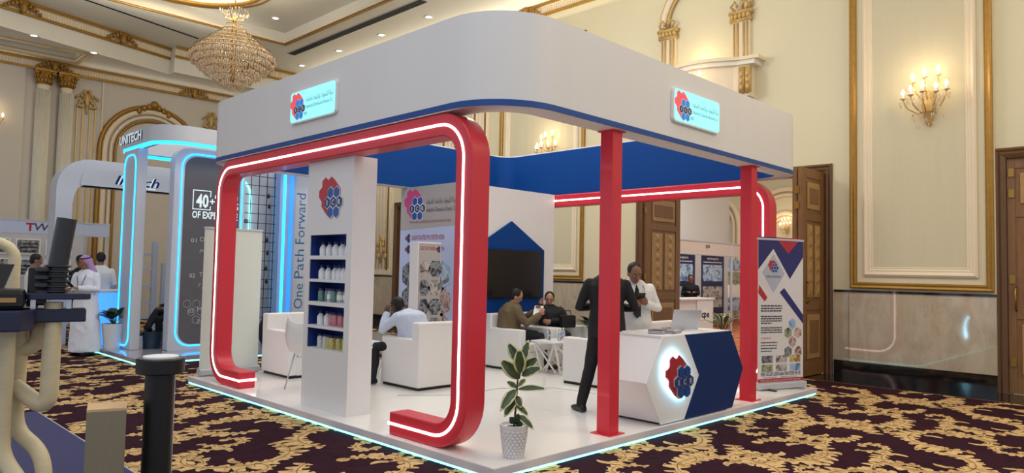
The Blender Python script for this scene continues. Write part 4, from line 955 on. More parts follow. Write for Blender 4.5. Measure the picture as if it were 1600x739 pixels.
wb = water('water bottle at the left of the low table', (4.18, 3.20, T+.48)); dup(wb, (4.42, 3.12, T+.48), label='water bottle near the middle of the low table')
dup(wb, (4.25, 3.05, T+.48), label='water bottle nearest the front edge of the low table')
ds = thing('snack_dish', 'shallow dish of snacks at the right of the low table', 'dish', (4.62, 3.10, T+.48))
MB().lathe([(.001, 0), (.06, 0), (.12, .025), (.125, .03), (.06, .01), (.001, .008)], n=20).build('dish', M['white'], ds, smooth=True)
o = MB()
for k in range(24): a = rnd.random()*6.28; q = rnd.random()*.08; o.ball((q*math.cos(a), q*math.sin(a), .022+rnd.random()*.012), .015, .012, .01, 6, 4)
stuff(o.build('snacks', mat('snack_biscuit', (196, 160, 110), .7, var=.3, scale=40), ds, smooth=True))
tb = thing('tissue_box', 'small white tissue box on the table beside the man in pale blue', 'box', (1.72, 4.45, T+.46))
MB().box(-.11, .11, -.06, .06, 0, .08).build('carton', M['paper'], tb, bevel=.004); MB().sheet([[(-.05+.025*i, .01*math.sin(i*2+j), .08+.03*j+.012*math.sin(i*1.7)) for i in range(5)] for j in range(3)]).build('tissue', M['paper'], tb, smooth=True, solid=.002)
t2 = thing('side_table', 'low white table partly hidden by the display pillar', 'table', (1.75, 4.55, T))
MB().box(-.40, .40, -.24, .24, .44, .46).build('tabletop', M['white'], t2, bevel=.004)
for sx in (-1, 1):
    for sy in (-1, 1): MB().bar((sx*.36, sy*.2, .44), (sx*.2, sy*.2, .014), .022).build('leg', M['white'], t2)
cb = MB().tube([(1.3, 3.0, .106), (1.9, 2.55, .106), (2.6, 2.62, .106), (3.2, 2.2, .106), (3.3, 1.4, .106), (2.9, .85, .106)], .005, 6).build('power_cable', M['greyfab'], smooth=True); tag(cb, 'thin pale cable snaking over the white platform floor', 'cable')

# ---------------------------------------------------------------- plants
M['leafgreen'] = mat('rubber_plant_green', (58, 76, 44), .35, var=.45, scale=22, coat=.3); M['leafcream'] = mat('rubber_plant_cream', (206, 200, 150), .4, var=.15, scale=20)
M['leafdark'] = mat('dark_leaf', (36, 56, 40), .35, var=.3, scale=14, coat=.2)
def leafmesh(parent, base, tip, width, nrm, droop=.12, m=None, name='leaf', rim=.72):
    base, tip = Vector(base), Vector(tip); d = tip-base; L = d.length; u = d/L; n = Vector(nrm); n = (n-u*n.dot(u)).normalized(); s = u.cross(n); mb = MB(); rows_ = 9
    prev = None; rr = random.Random(int(L*1e5))
    for i in range(rows_+1):
        q = i/rows_; hw = width/2*(math.sin(math.pi*q**.85))**.75 if 0 < i < rows_ else .001
        c_ = base+u*L*q-Vector((0, 0, 1))*droop*L*q*q+n*.04*L*math.sin(math.pi*q)
        f = rim*rr.uniform(.85, 1.12)
        row = [c_+s*hw*x+n*abs(x)*hw*.25 for x in (-1, -f, -.04, .04, f, 1)]; k = len(mb.v); mb.v += [tuple(p) for p in row]
        if prev is not None:
            for j in range(5):
                mb.cur = 1 if (j in (0, 4) or i >= rows_) else 0
                mb.face([prev+j, prev+j+1, k+j+1, k+j])
        prev = k
    return mb.build(name, m or [M['leafgreen'], M['leafcream']], parent, smooth=True, solid=.0025)
pp = thing('potted_rubber_plant', 'variegated rubber plant in a woven grey pot at the platform corner', 'potted plant', (.36, .15, T))
M['pot'] = mat('grey_ceramic', (214, 212, 214), .55, var=.03)
MB().lathe([(.001, 0), (.078, 0), (.082, .006), (.113, .235), (.118, .25), (.118, .262), (.106, .262), (.103, .24), (.001, .235)], n=40).build('pot', M['pot'], pp, smooth='auto')
wv = MB()
for j in range(9):
    z = .02+.024*j; r = .083+.031*z/.235
    for k in range(18):
        a = 2*math.pi*(k+.5*(j % 2))/18; p = Vector((r*math.cos(a), r*math.sin(a), z)); wv.ball(p, .0155, .003, .0115, 6, 4, Matrix.Rotation(a+math.pi/2, 3, 'Z'))
stuff(wv.build('woven_relief', M['pot'], pp, smooth=True))
MB().lathe([(.001, .242), (.104, .236)], n=24).build('soil', M['soil'], pp)
k_ = .00141; sR = Vector((.70, -.71, 0)); sF = Vector((-.71, -.70, 0))
def PL(x, y, dp=0): return sR*((x-238)*k_)+Vector((0, 0, .25+(548-y)*k_))+sF*dp
MB().tube([PL(238, 560), PL(246, 430, .01), PL(252, 300), PL(266, 190, .01), PL(268, 120)], [.009, .008, .007, .006, .003], 8).build('stem', M['stem'], pp, smooth=True)
for b, tp, wd, dpb, dpt, nn in (((270, 205), (312, 48), 56, 0, -.03, (0, .0)), ((262, 195), (193, 66), 66, 0, -.02, (-.2, .1)), ((265, 255), (258, 92), 74, .02, .06, (0, .2)), ((265, 285), (150, 155), 84, .0, .06, (-.2, .4)), ((275, 235), (368, 145), 62, .0, .03, (.2, .3)), ((275, 268), (392, 196), 58, 0, .08, (.1, .6)),
        ((255, 345), (424, 318), 40, 0, .05, (.1, .7)), ((250, 338), (190, 298), 36, 0, -.05, (0, .3)), ((245, 345), (158, 445), 66, .0, .09, (-.3, .3)), ((245, 400), (180, 482), 54, 0, .07, (-.2, .3)), ((250, 382), (276, 436), 44, 0, .05, (.1, .1)), ((250, 436), (318, 478), 40, 0, .05, (.1, .6)), ((262, 488), (350, 548), 44, .02, .07, (.2, .5)), ((262, 190), (330, 190), 60, -.02, -.14, (0, .5)), ((258, 330), (300, 285), 34, 0, -.1, (0, .4))):
    leafmesh(pp, PL(*b, dpb), PL(*tp, dpt), wd*k_, sF+sR*nn[0]+Vector((0, 0, nn[1])), .1)
for b, tp in (((246, 530), (212, 492)), ((250, 545), (285, 515)), ((244, 540), (262, 470))): leafmesh(pp, PL(*b, .02), PL(*tp, .05), 46*k_, sF, .05, [M['leafdark'], M['leafdark']])
def smallplant(name, label, loc, n, L, wd, pot, mats, seed, hgt=.14, up=.8):
    t = thing(name, label, 'potted plant', loc); r = random.Random(seed)
    MB().lathe([(.001, 0), (pot*.75, 0), (pot, hgt), (pot*1.02, hgt+.01), (pot*.9, hgt+.01), (pot*.88, hgt-.02), (.001, hgt-.02)], n=24).build('pot', M['white'], t, smooth='auto')
    MB().lathe([(.001, hgt-.015), (pot*.88, hgt-.02)], n=16).build('soil', M['soil'], t)
    for k in range(n):
        a = 2*math.pi*k/n*1.7+r.random(); el = up*r.uniform(.5, 1.15); l = L*r.uniform(.75, 1.1); d = Vector((math.cos(a)*math.cos(el), math.sin(a)*math.cos(el), math.sin(el)))
        b = Vector((0, 0, hgt-.02)); s0 = b+d*l*.35+Vector((0, 0, l*.2))
        MB().tube([b, b+d*l*.15+Vector((0, 0, l*.12)), s0], .005, 6).build('stem', M['stem'], t); leafmesh(t, s0, s0+d*l*.75, wd, Vector((0, 0, 1))-d*.3, .3, mats)
    return t
smallplant('potted_plant', 'pale striped plant behind the right end of the counter', (4.62, .62, T), 11, .32, .085, .12, [M['leafgreen'], M['leafcream']], 3, .74, 1.0)
smallplant('potted_plant', 'dark leafy plant behind the man in black by the wall', (5.30, 3.3, T), 12, .32, .11, .10, [M['leafdark'], M['leafgreen']], 8, .55, .9)

# ---------------------------------------------------------------- roll-up banners
M['navyprint'] = mat('navy_print', (46, 44, 104), .5, var=.05); M['redprint'] = mat('red_print_b', (176, 48, 56), .5, var=.04); M['whiteprint'] = mat('banner_white_print', (218, 214, 214), .5, var=.03); M['greyblue'] = mat('banner_greyblue_print', (176, 182, 196), .5, var=.05)
def rollup(label, a, b, h, printed):
    a, b = Vector(a), Vector(b); d = b-a; W = d.length; ang = math.atan2(d.y, d.x); t = thing('roll_up_banner', label, 'banner', (a+b)/2, ang)
    x = W/2; cas = MB().prism(rrect(-.06, .06, 0, .085, .02), (-x, 0, .012), (0, 1, 0), (0, 0, 1), (1, 0, 0), 0, W).build('cassette', M['alum'], t, smooth='auto')
    for q in (-.6, .6): MB().box(q*x-.02, q*x+.02, -.16, .16, 0, .013).build('foot', M['black'] if q < 0 else M['chrome'], t)
    MB().box(-x, x, -.012, .012, h-.03, h).build('top_bar', M['alum'], t, bevel=.004)
    fl = MB().box(-x+.008, x-.008, -.002, .002, .09, h-.01).build('banner_film', M['whiteprint'] if printed else M['greyfab'], t)
    MB().tube([(0, .03, .05), (0, .035, h*.5), (0, .02, h-.02)], .008, 8).build('support_pole', M['chrome'], t, smooth=True)
    return t, fl, x
t, fl, x = rollup('printed roll-up banner with navy and red chevrons beside the second red post', (5.16, .42, T), (5.94, .14, T), 2.0, True)
U, V = Vector((1, 0, 0)), Vector((0, 0, 1)); O = Vector((0, -.002, 0))
def pr(poly, mm, name, d=.001): return plate(poly, O, U, V, 0, d, M[mm], fl, name)
X0, X1 = -x+.01, x-.01; W = X1-X0
def fx(u): return X0+W*u
pr([(fx(0), 1.58), (fx(.33), 1.86), (fx(.7), 1.46), (fx(1), 1.76), (fx(1), 2.015), (fx(0), 2.015)], 'navyprint', 'navy_shape')
pr([(fx(.38), 2.015), (fx(.66), 1.80), (fx(.95), 2.015)], 'redprint', 'red_chevron', .002)
pr([(fx(0), 1.56), (fx(.05), 1.51), (fx(.33), 1.82), (fx(.62), 1.53), (fx(.33), 1.24), (fx(.05), 1.46)], 'whiteprint', 'diamond_border', .002)
pr([(fx(.08), 1.54), (fx(.33), 1.79), (fx(.58), 1.53), (fx(.33), 1.27)], 'greyblue', 'diamond', .003)
emblem((fx(.33), -.005, 1.62), U, V, .17, fl, M['redprint'], M['logoblue'], M['navyprint'], M['whiteprint'], thick=.001, text=False)
textlines(2, (fx(.17), -.005, 1.47), U, V, .32*W, .03, M['darktext'], fl, seed=4)
pr([(fx(.02), 1.38), (fx(.2), 1.21), (fx(.14), 1.16), (fx(.0), 1.27)], 'redprint', 'red_bar', .002)
pr([(fx(.47), 1.28), (fx(.57), 1.34), (fx(1), .98), (fx(1), .86)], 'navyprint', 'navy_bar', .002)
textlines(3, (fx(.06), -.004, 1.01), U, V, .46*W, .10, M['darktext'], fl, seed=5); textlines(4, (fx(.06), -.004, .85), U, V, .46*W, .12, M['darktext'], fl, seed=6); textlines(3, (fx(.06), -.004, .73), U, V, .46*W, .09, M['darktext'], fl, seed=7)
lettering('OUR PRODUCTS', (fx(.06), -.004, .665), U, V, .22*W, .022, M['redprint'], fl); textlines(4, (fx(.06), -.004, .48), U, V, .36*W, .15, M['darktext'], fl, .35, seed=8)
for (a, b), k in zip(((.76, .86), (.66, .74), (.88, .74), (.76, .62), (.66, .49), (.89, .49)), ('photo1', 'photo4', 'photo5', 'photo5', 'photo3', 'photo5')): pr(hexagon(fx(a), b, .075), k, 'hexagon_photo', .002)
for j, z in enumerate((.35, .235)):
    for i, u in enumerate((.08, .39, .70)): pr([(fx(u), z), (fx(u+.24), z), (fx(u+.24), z+.095), (fx(u), z+.095)], ('photo3', 'photo2', 'photo6', 'photo4', 'photo2', 'photo1')[j*3+i], 'square_photo', .002)
textlines(3, (fx(.06), -.004, .175), U, V, .88*W, .05, M['darktext'], fl, seed=9)
lettering('www.icr.com.sa', (fx(.1), -.004, .152), U, V, .3*W, .018, M['darktext'], fl); lettering('www.icr.com.sa', (fx(.5), -.004, .152), U, V, .35*W, .018, M['darktext'], fl)
rb_ = pr([(fx(0), .10), (fx(1), .10), (fx(1), .145), (fx(0), .145)], 'redprint', 'red_band', .002)
lettering('THE FUTURE OF CHEMICAL SOLUTIONS FOR INDUSTRIES', (fx(.05), -.004, .112), U, V, .9*W, .018, M['whiteprint'], rb_)
rollup('blank pale back of a roll-up banner behind the left red portal', (.93, 5.79, T), (.10, 5.79, T), 2.0, False)

# ================================================================ NEIGHBOUR STANDS
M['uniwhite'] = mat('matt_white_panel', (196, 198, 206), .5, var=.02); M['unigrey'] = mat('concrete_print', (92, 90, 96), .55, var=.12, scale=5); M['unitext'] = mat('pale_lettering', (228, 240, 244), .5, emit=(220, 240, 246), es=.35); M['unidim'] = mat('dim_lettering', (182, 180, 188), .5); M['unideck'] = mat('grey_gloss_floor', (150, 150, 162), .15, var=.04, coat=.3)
up_ = thing('neighbour_platform', 'glossy grey platform of the blue-lit neighbouring stand', 'platform', (3.0, 9.8, 0)); B = neg((3.0, 9.8, 0))
MB().box(.06, 6.0, 8.10, 11.3, .034, .094).build('edge_board', M['unideck'], up_, off=B)
for i in range(3):
    for j in range(2): MB().box(.06+1.98*i+.002, .06+1.98*(i+1)-.002, 8.10+1.6*j+.002, 8.10+1.6*(j+1)-.002, .094, .1).build('deck_panel', M['unideck'], up_, off=B)
for a, b, c_, d in ((.07, 6, 8.11, 8.13), (.07, .09, 8.13, 11.29)): MB().box(a, b, c_, d, .008, .032).build('led_strip', M['ledcyan'], up_, off=B)
MB().box(.12, 5.9, 8.2, 11.2, 0, .034).build('foot_frame', M['black'], up_, off=B)
uc = thing('neighbour_canopy', 'white canopy with rounded corner and blue light line on the grey neighbouring stand', 'canopy', (3.0, 9.8, 3.55)); B = neg((3.0, 9.8, 3.55))
def ur(o, r, z): return [(x, y, z) for x, y in rrect(.36+o, 5.9-o, 8.45+o, 10.75-o, r, 10)]
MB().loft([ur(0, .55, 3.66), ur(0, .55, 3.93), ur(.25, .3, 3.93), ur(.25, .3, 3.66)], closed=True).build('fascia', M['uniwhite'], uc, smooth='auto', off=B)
MB().loft([ur(.02, .53, 3.61), ur(.02, .53, 3.66), ur(.08, .47, 3.66), ur(.08, .47, 3.61)], closed=True).build('led_line', M['ledblue'], uc, smooth='auto', off=B)
lettering('UNITECH', (.355, 10.40, 3.73), (0, -1, 0), (0, 0, 1), 1.15, .17, M['unitext'], uc, .03, off=B, d=.01)
lettering('UNITECH', (.355, 10.38, 3.725), (0, -1, 0), (0, 0, 1), 1.15, .17, M['navy'], uc, .03, off=B, d=.004)
lettering('UNITECH', (1.38, 8.445, 3.73), (1, 0, 0), (0, 0, 1), .95, .17, M['navy'], uc, .03, off=B, d=.004)
# slim upright with led loop
ul = thing('neighbour_upright', 'slim white upright with a blue light loop at the corner of the neighbouring stand', 'post', (.5, 9.75, .1)); B = neg((.5, 9.75, .1))
MB().box(.36, .52, 9.40, 10.15, .1, 3.6).build('body', M['uniwhite'], ul, off=B, bevel=.01)
lo = rrect(9.47, 10.06, .16, 3.5, .2, 6)
MB().tube([(.352, y, z) for y, z in lo], .011, 6, closed=True).build('led_loop', M['ledblue'], ul, off=B)
# grey information wall
gw = thing('information_wall', 'dark grey information wall outlined in blue light on the neighbouring stand', 'display wall', (1.55, 9.0, .1)); B = neg((1.55, 9.0, .1))
gx0, gx1 = .82, 2.09
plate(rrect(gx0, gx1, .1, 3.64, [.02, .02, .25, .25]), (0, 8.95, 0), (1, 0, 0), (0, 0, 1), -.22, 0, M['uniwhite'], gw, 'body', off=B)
plate(rrect(gx0+.17, gx1-.1, .2, 3.5, .22), (0, 8.95, 0), (1, 0, 0), (0, 0, 1), 0, .006, M['unigrey'], gw, 'grey_print', off=B)
MB().tube([(x, 8.942, z) for x, z in rrect(gx0+.12, gx1-.06, .17, 3.54, .25, 8)], .011, 6, closed=True).build('led_loop', M['ledblue'], gw, off=B)
U, V = (1, 0, 0), (0, 0, 1); y = 8.943
lettering('40', (1.20, y, 2.60), U, V, .22, .25, M['unitext'], gw, .03, off=B); lettering('+', (1.44, y, 2.68), U, V, .09, .09, M['unitext'], gw, .02, off=B)
lettering('YEARS', (1.55, y, 2.60), U, V, .42, .13, M['unitext'], gw, .02, off=B); lettering('MORE THAN', (1.53, y, 2.78), U, V, .42, .07, M['unitext'], gw, .01, off=B)
lettering('OF EXPERIENCE', (1.14, y, 2.41), U, V, .82, .13, M['unitext'], gw, .025, off=B)
for a in ((1.14, 1.46, 2.90, 2.915), (1.14, 1.155, 2.57, 2.9), (1.14, 1.46, 2.565, 2.58), (1.445, 1.46, 2.565, 2.64), (1.445, 1.46, 2.8, 2.91)): MB().box(a[0], a[1], y-.006, y, a[2], a[3]).build('number_frame', M['unitext'], gw, off=B)
for i, (tx, ar) in enumerate((('Design', 'تصميم'), ('Trading', 'تجارة'), ('Manufacturing', 'تصنيع'))):
    z = 1.98-.62*i; lettering('0%d' % (i+1), (1.14, y, z), U, V, .1, .075, M['unidim'], gw, .01, off=B); lettering(tx, (1.30, y, z), U, V, (.33, .38, .72)[i], .1, M['unidim'], gw, off=B)
    stuff(lettering(arabic(ar), (1.30, y, z-.19), U, V, .28, .1, M['unidim'], gw, off=B))
hx = MB()
for i in range(6):
    for j in range(3):
        c0 = (1.12+.16*i+.08*(j % 2), .62+.14*j)
        if (i*7+j*3) % 4: hx.tube([(px, y-.002, pz) for px, pz in hexagon(c0[0], c0[1], .07)], .004, 4, closed=True)
stuff(hx.build('hexagon_pattern', M['unidim'], gw, off=B))
# glowing counter and pot
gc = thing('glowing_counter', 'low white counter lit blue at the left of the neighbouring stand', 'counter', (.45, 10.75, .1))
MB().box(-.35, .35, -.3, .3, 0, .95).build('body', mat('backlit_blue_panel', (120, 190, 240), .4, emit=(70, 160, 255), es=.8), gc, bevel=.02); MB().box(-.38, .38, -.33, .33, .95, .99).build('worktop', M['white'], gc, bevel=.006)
uq = smallplant('potted_plant', 'leafy plant in a white cylinder pot on the neighbouring platform', (.24, 9.90, .1), 14, .34, .17, .18, [M['leafdark'], M['leafgreen']], 21, .42, 1.0)
bn_ = thing('water_tub', 'small dark tub behind the slim neighbouring upright', 'bin', (.78, 9.55, .1)); MB().lathe([(.001, 0), (.15, 0), (.17, .3), (.16, .3), (.14, .02)], n=20).build('tub', mat('smoky_plastic', (40, 56, 76), .2, var=.1), bn_, smooth='auto')
# rack of aluminium profiles
rk = thing('profile_rack', 'grey metal rack of profiles standing inside the neighbouring stand', 'rack', (1.5, 11.9, 0))
for xx, h in ((-.38, 2.0), (.05, 2.05), (.25, 1.6), (.5, 1.6)): MB().box(xx-.05, xx+.05, -.05, .05, 0, h).build('upright', M['alum'], rk)
for z in (.45, .75, 1.1, 1.45, 1.75): MB().box(-.38, .05, -.03, .03, z, z+.05).build('rung', M['alum'], rk)
for z in (.6, 1.0, 1.4): MB().box(.25, .5, -.03, .03, z, z+.04).build('rung', M['alum'], rk)
MB().box(-.5, .65, -.25, .25, 0, .08).build('base', M['alum'], rk)
# maitee stand: light arch, black wire grid, blue column and slogan panel
ma = thing('arch_panel', 'white arched panel outlined in blue light behind the wire grid', 'display wall', (2.2, 9.6, .1)); B = neg((2.2, 9.6, .1))
plate(rrect(1.75, 3.15, .1, 3.62, .02), (0, 9.62, 0), (1, 0, 0), (0, 0, 1), -.05, 0, M['uniwhite'], ma, 'panel', off=B)
MB().tube([(2.50, 9.60, .2), (2.50, 9.60, 2.9)]+[(2.15+.35*math.cos(math.radians(a)), 9.60, 2.95+.35*math.sin(math.radians(a))) for a in range(0, 100, 10)]+[(1.9, 9.6, 3.3)], .02, 6).build('led_line', M['ledcyan'], ma, off=B)
lettering('maitee', (2.13, 9.615, 2.42), (1, 0, 0), (0, 0, 1), .40, .12, M['black'], ma, .01, off=B)
gd = thing('wire_grid', 'black square wire grid panel with small hanging samples', 'grid panel', (2.52, 9.2, .1)); B = neg((2.52, 9.2, .1))
for k in range(6): MB().bar((2.0+.16*k, 9.2, .1), (2.0+.16*k, 9.2, 3.5), .012).build('wire', M['black'], gd, off=B)
for k in range(19): MB().bar((1.97, 9.2, .25+.18*k), (2.83, 9.2, .25+.18*k), .012).build('wire', M['black'], gd, off=B)
for k, z in enumerate((2.95, 2.75, 2.1, 1.85, 1.55, 1.3)):
    t = thing('hanging_sample', '%s small dark sample hooked on the wire grid' % ('topmost', 'second from top', 'third from top', 'fourth from top', 'fifth from top', 'lowest')[k], 'sample', (2.66+.02*(k % 2), 9.17, z), 0, 'samples on the wire grid')
    MB().lathe([(.001, -.05), (.02, -.045), (.03, 0), (.012, .03), (.012, .05)], n=10).build('body', M['black'], t, smooth=True); MB().tube([(0, 0, .05), (0, .015, .07), (0, .025, .06)], .004, 5).build('hook', M['chrome'], t)
bg = thing('black_backpack', 'dark bag standing at the foot of the wire grid', 'bag', (2.55, 8.75, .1))
MB().ball((0, 0, .28), .2, .13, .3, 14, 10).build('body', M['blacksoft'], bg, smooth=True); MB().tube([(-.06, 0, .55), (0, 0, .64), (.06, 0, .55)], .012, 6).build('handle', M['blacksoft'], bg, smooth=True)
bc = thing('blue_light_column', 'tall white column with a bright blue light line behind the display pillar', 'column', (3.0, 9.15, .1)); B = neg((3.0, 9.15, .1))
MB().box(2.86, 3.2, 9.1, 9.4, .1, 3.42).build('body', mat('blue_tinted_panel', (150, 175, 225), .5, var=.03), bc, off=B); MB().box(2.93, 2.98, 9.085, 9.1, .12, 3.4).build('led_line', M['ledblue'], bc, off=B); MB().box(3.06, 3.14, 9.09, 9.1, .12, 3.4).build('blue_stripe', mat('blue_stripe', (60, 160, 240), .4, emit=(40, 150, 255), es=.6), bc, off=B)
sl = thing('slogan_panel', 'pale panel with a slogan in blue letters running upward', 'display wall', (3.6, 9.3, .1)); B = neg((3.6, 9.3, .1))
MB().box(3.2, 4.3, 9.25, 9.3, .1, 3.42).build('panel', M['uniwhite'], sl, off=B)
sb_ = mat('slogan_blue', (40, 110, 160), .5)
for tx_, z_, w_, h_, x_ in (('One', .75, .50, .19, 3.50), ('Path', 1.36, .58, .20, 3.50), ('Forward', 2.05, 1.02, .20, 3.50)): stuff(lettering(tx_, (x_, 9.25, z_), (0, 0, 1), (-1, 0, 0), w_, h_, sb_, sl, off=B))

# arch stand further back
ia = thing('white_arch_stand', 'white arched stand front with italic blue name further back', 'arch', (.7, 11.9, 0)); B = neg((.7, 11.9, 0)); IY = 11.9
out = rrect(-.28, 3.6, -.3, 3.62, [0, 0, .3, .55], 10); out = [p for p in out]
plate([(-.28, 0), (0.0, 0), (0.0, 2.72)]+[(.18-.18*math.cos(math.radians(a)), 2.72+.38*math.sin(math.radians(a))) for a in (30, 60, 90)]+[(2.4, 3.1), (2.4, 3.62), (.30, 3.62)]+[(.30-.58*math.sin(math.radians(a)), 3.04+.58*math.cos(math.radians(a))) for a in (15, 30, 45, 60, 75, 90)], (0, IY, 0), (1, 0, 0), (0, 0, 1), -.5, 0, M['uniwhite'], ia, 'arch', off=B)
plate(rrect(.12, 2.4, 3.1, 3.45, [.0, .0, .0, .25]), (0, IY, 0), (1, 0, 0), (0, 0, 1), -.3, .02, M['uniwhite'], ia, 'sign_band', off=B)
lettering('Intech', (.72, IY-.02, 3.17), (1, 0, 0), (0, 0, 1), .85, .19, M['unitext'], ia, .06, off=B, shear=.3); lettering('Intech', (.72, IY-.026, 3.17), (1, 0, 0), (0, 0, 1), .85, .19, M['navy'], ia, .02, off=B, shear=.3)
textlines(1, (.9, IY-.022, 3.10), (1, 0, 0), (0, 0, 1), .6, .05, M['unitext'], ia, off=B)
# shell booth at the left edge
tb_ = thing('exhibition_booth', 'aluminium shell booth with pale fascia and pipe posters at the far left', 'booth', (.5, 15.3, 0)); B = neg((.5, 15.3, 0))
for x_ in (-1.5, 1.6):
    for y_ in (15.25, 17.2): MB().lathe([(.03, 0), (.03, 2.52)], (x_, y_, 0), 8).build('post', M['alum'], tb_, off=B)
MB().box(-1.5, 1.6, 15.2, 15.23, 2.22, 2.5).build('fascia', mat('pale_blue_fascia', (190, 200, 226), .5, var=.03), tb_, off=B)
for z in (2.2, 2.5): MB().box(-1.52, 1.62, 15.19, 15.26, z, z+.03).build('rail', M['alum'], tb_, off=B)
MB().box(-1.5, 1.6, 17.2, 17.24, 0, 2.5).build('back_panel', M['uniwhite'], tb_, off=B)
lettering('T', (-.10, 15.2, 2.27), (1, 0, 0), (0, 0, 1), .16, .19, mat('tw_red', (170, 30, 50), .5), tb_, .04, off=B); lettering('W', (.06, 15.2, 2.29), (1, 0, 0), (0, 0, 1), .3, .17, M['darktext'], tb_, .01, off=B, shear=.15)
k = 0
for x0, x1 in ((-1.3, -.02), (.08, .62), (.72, 1.3)):
    for z0, z1 in ((1.75, 2.15), (1.2, 1.66)):
        p = MB().box(x0, x1, 17.18, 17.2, z0, z1).build('poster', M['paper'], tb_, off=B); MB().box(x0+.04, x1-.04, 17.175, 17.18, z0+.06, z1-.03).build('photograph', M[('photo3', 'photo2', 'photo3', 'photo1', 'photo2', 'photo3')[k]], p, off=B); k += 1
        for q in range(3): MB().lathe([(.05, 0), (.055, x1-x0-.2)], (x0+.1, 17.16, z0+.12+.09*q), 10, 'x').build('pipe_print', M['photo3'], p, off=B)

# ================================================================ FOREGROUND PRODUCT DISPLAY (left)
fp_ = thing('display_platform', 'low blue carpeted platform under the pipe display at lower left', 'platform', (-3.4, 1.0, 0))
M['bluecarpet'] = mat('blue_carpet', (58, 58, 96), .9, var=.12, scale=40)
MB().box(-1.4, 1.4, -3.2, 3.5, 0, .095).build('platform_body', M['bluecarpet'], fp_); MB().box(1.4, 1.41, -3.2, 3.5, 0, .1).build('edge_trim', M['alum'], fp_)
M['pipebeige'] = mat('beige_composite_pipe', (206, 192, 156), .45, var=.12, scale=14, stretch=(1, 1, 3)); M['rigblue'] = mat('dark_blue_steel', (28, 34, 62), .4, var=.1); M['hdpe'] = mat('black_hdpe_pipe', (40, 42, 48), .45, var=.1)
rg = thing('pipe_display_rig', 'dark blue rig of bent beige pipes with a ribbed black pipe on top', 'pipe display', (-2.92, -.05, .095), -.225)
def pipe(pts, r=.04, m='pipebeige', name='bent_pipe'):
    P = [Vector(p) for p in pts]; out = [P[0]]
    for i in range(1, len(P)-1):
        a = P[i]+(P[i-1]-P[i]).normalized()*min(.09, (P[i-1]-P[i]).length*.49); b = P[i]+(P[i+1]-P[i]).normalized()*min(.09, (P[i+1]-P[i]).length*.49)
        for k in range(7): t = k/6; out.append(a*(1-t)**2+P[i]*2*t*(1-t)+b*t*t)
    out.append(P[-1]); return MB().tube(out, r, 16).build(name, M[m], rg, smooth='auto')
pipe([(.0, 0, 1.30), (.0, 0, .80), (-.14, .10, .91)], .038)
pipe([(-.17, .02, 1.20), (-.175, .02, .62), (-.085, -.08, .50), (-.01, -.22, .36), (-.01, -.24, .02)], .034)
pipe([(-.125, .14, 1.2), (-.13, .14, .70), (-.03, .06, .62), (.0, .0, .52), (.0, .0, .02)], .034)
pipe([(-.047, .12, 1.25), (-.05, .12, 1.09), (-.15, .14, 1.06)], .034)
pipe([(-.30, .08, 1.2), (-.30, .08, .02)], .034)
MB().tube([(.0, 0, 1.33), (.012, 0, 1.5), (.035, 0, 1.69)], .041, 20).build('black_pipe', M['hdpe'], rg, smooth='auto')
for k in range(6): MB().lathe([(.042, 0), (.055, .004), (.055, .010), (.042, .014)], (.002+.0015*k, 0, 1.345+.023*k), 24).build('rib', M['hdpe'], rg, smooth='auto')
MB().prism(rrect(-.11, .145, -.09, .12, .03), (0, 0, 1.315), (1, 0, 0), (0, 1, 0), (0, 0, 1), 0, .028).build('mounting_plate', M['rigblue'], rg, bevel=.004)
MB().box(-.13, .13, -.05, .08, 1.21, 1.27).build('clamp_block', M['rigblue'], rg, bevel=.006); MB().box(.05, .07, -.02, .02, 1.27, 1.315).build('spacer', M['chrome'], rg); MB().box(-.09, -.07, -.02, .02, 1.27, 1.315).build('spacer', M['chrome'], rg)
MB().prism([(-.5, -.18), (-.12, -.18), (-.07, -.10), (-.07, .14), (-.12, .22), (-.5, .22)], (0, 0, 1.18), (1, 0, 0), (0, 1, 0), (0, 0, 1), 0, .09).build('octagonal_tray', M['rigblue'], rg, bevel=.006)
MB().box(-.5, -.11, -.12, .12, 1.27, 1.36).build('tool_case', M['black'], rg, bevel=.02); MB().box(-.5, -.14, -.13, -.115, 1.305, 1.325).build('wooden_strip', M['woodlight'], rg)
MB().box(-.105, -.03, .0, .12, 1.285, 1.46).build('control_box', M['black'], rg, bevel=.008)
for k in range(4): MB().lathe([(.02, 0), (.03, .008), (.03, .02), (.02, .028)], (-.05, -.03, 1.33+.035*k), 16).build('knurled_ring', M['hdpe'], rg, smooth='auto')
cs = thing('console_screen', 'dark console screen with pale frame above the pipe rig at the left edge', 'screen', (-3.13, .24, 1.43), -.225)
MB().prism([(-.25, 0), (.06, 0), (.10, .135), (-.25, .135)], (0, 0, 0), (1, 0, 0), (0, .25, .97), (0, -.97, .25), 0, .02).build('panel', M['screen'], cs); MB().box(-.25, .08, -.03, .08, -.07, .0).build('body', M['alum'], cs, bevel=.01); MB().bar((-.1, .05, -.07), (-.1, .05, -.30), .04).build('stem', M['alum'], cs)
bp_ = thing('beige_pipe_loop', 'arched beige pipe above the console screen at the left edge', 'pipe', (-2.945, .63, .095), -.2)
pts = [(-.25, 0, 0), (-.25, 0, 1.45)]+[(-.13-.12*math.cos(math.radians(a)), 0, 1.5+.09*math.sin(math.radians(a))) for a in range(0, 181, 20)]+[(-.01, 0, 1.40), (-.01, 0, 0)]
MB().tube(pts, .028, 12).build('loop', M['pipebeige'], bp_, smooth=True); MB().box(-.35, .09, -.08, .08, 0, .02).build('foot', M['rigblue'], bp_)
po = thing('black_flanged_pipe', 'upright black pipe with a wide flange and white ring on top', 'pipe', (-2.66, -.69, .095))
MB().lathe([(.001, 0), (.058, 0), (.058, 1.03), (.001, 1.03)], n=32).build('pipe', M['black'], po, smooth='auto')
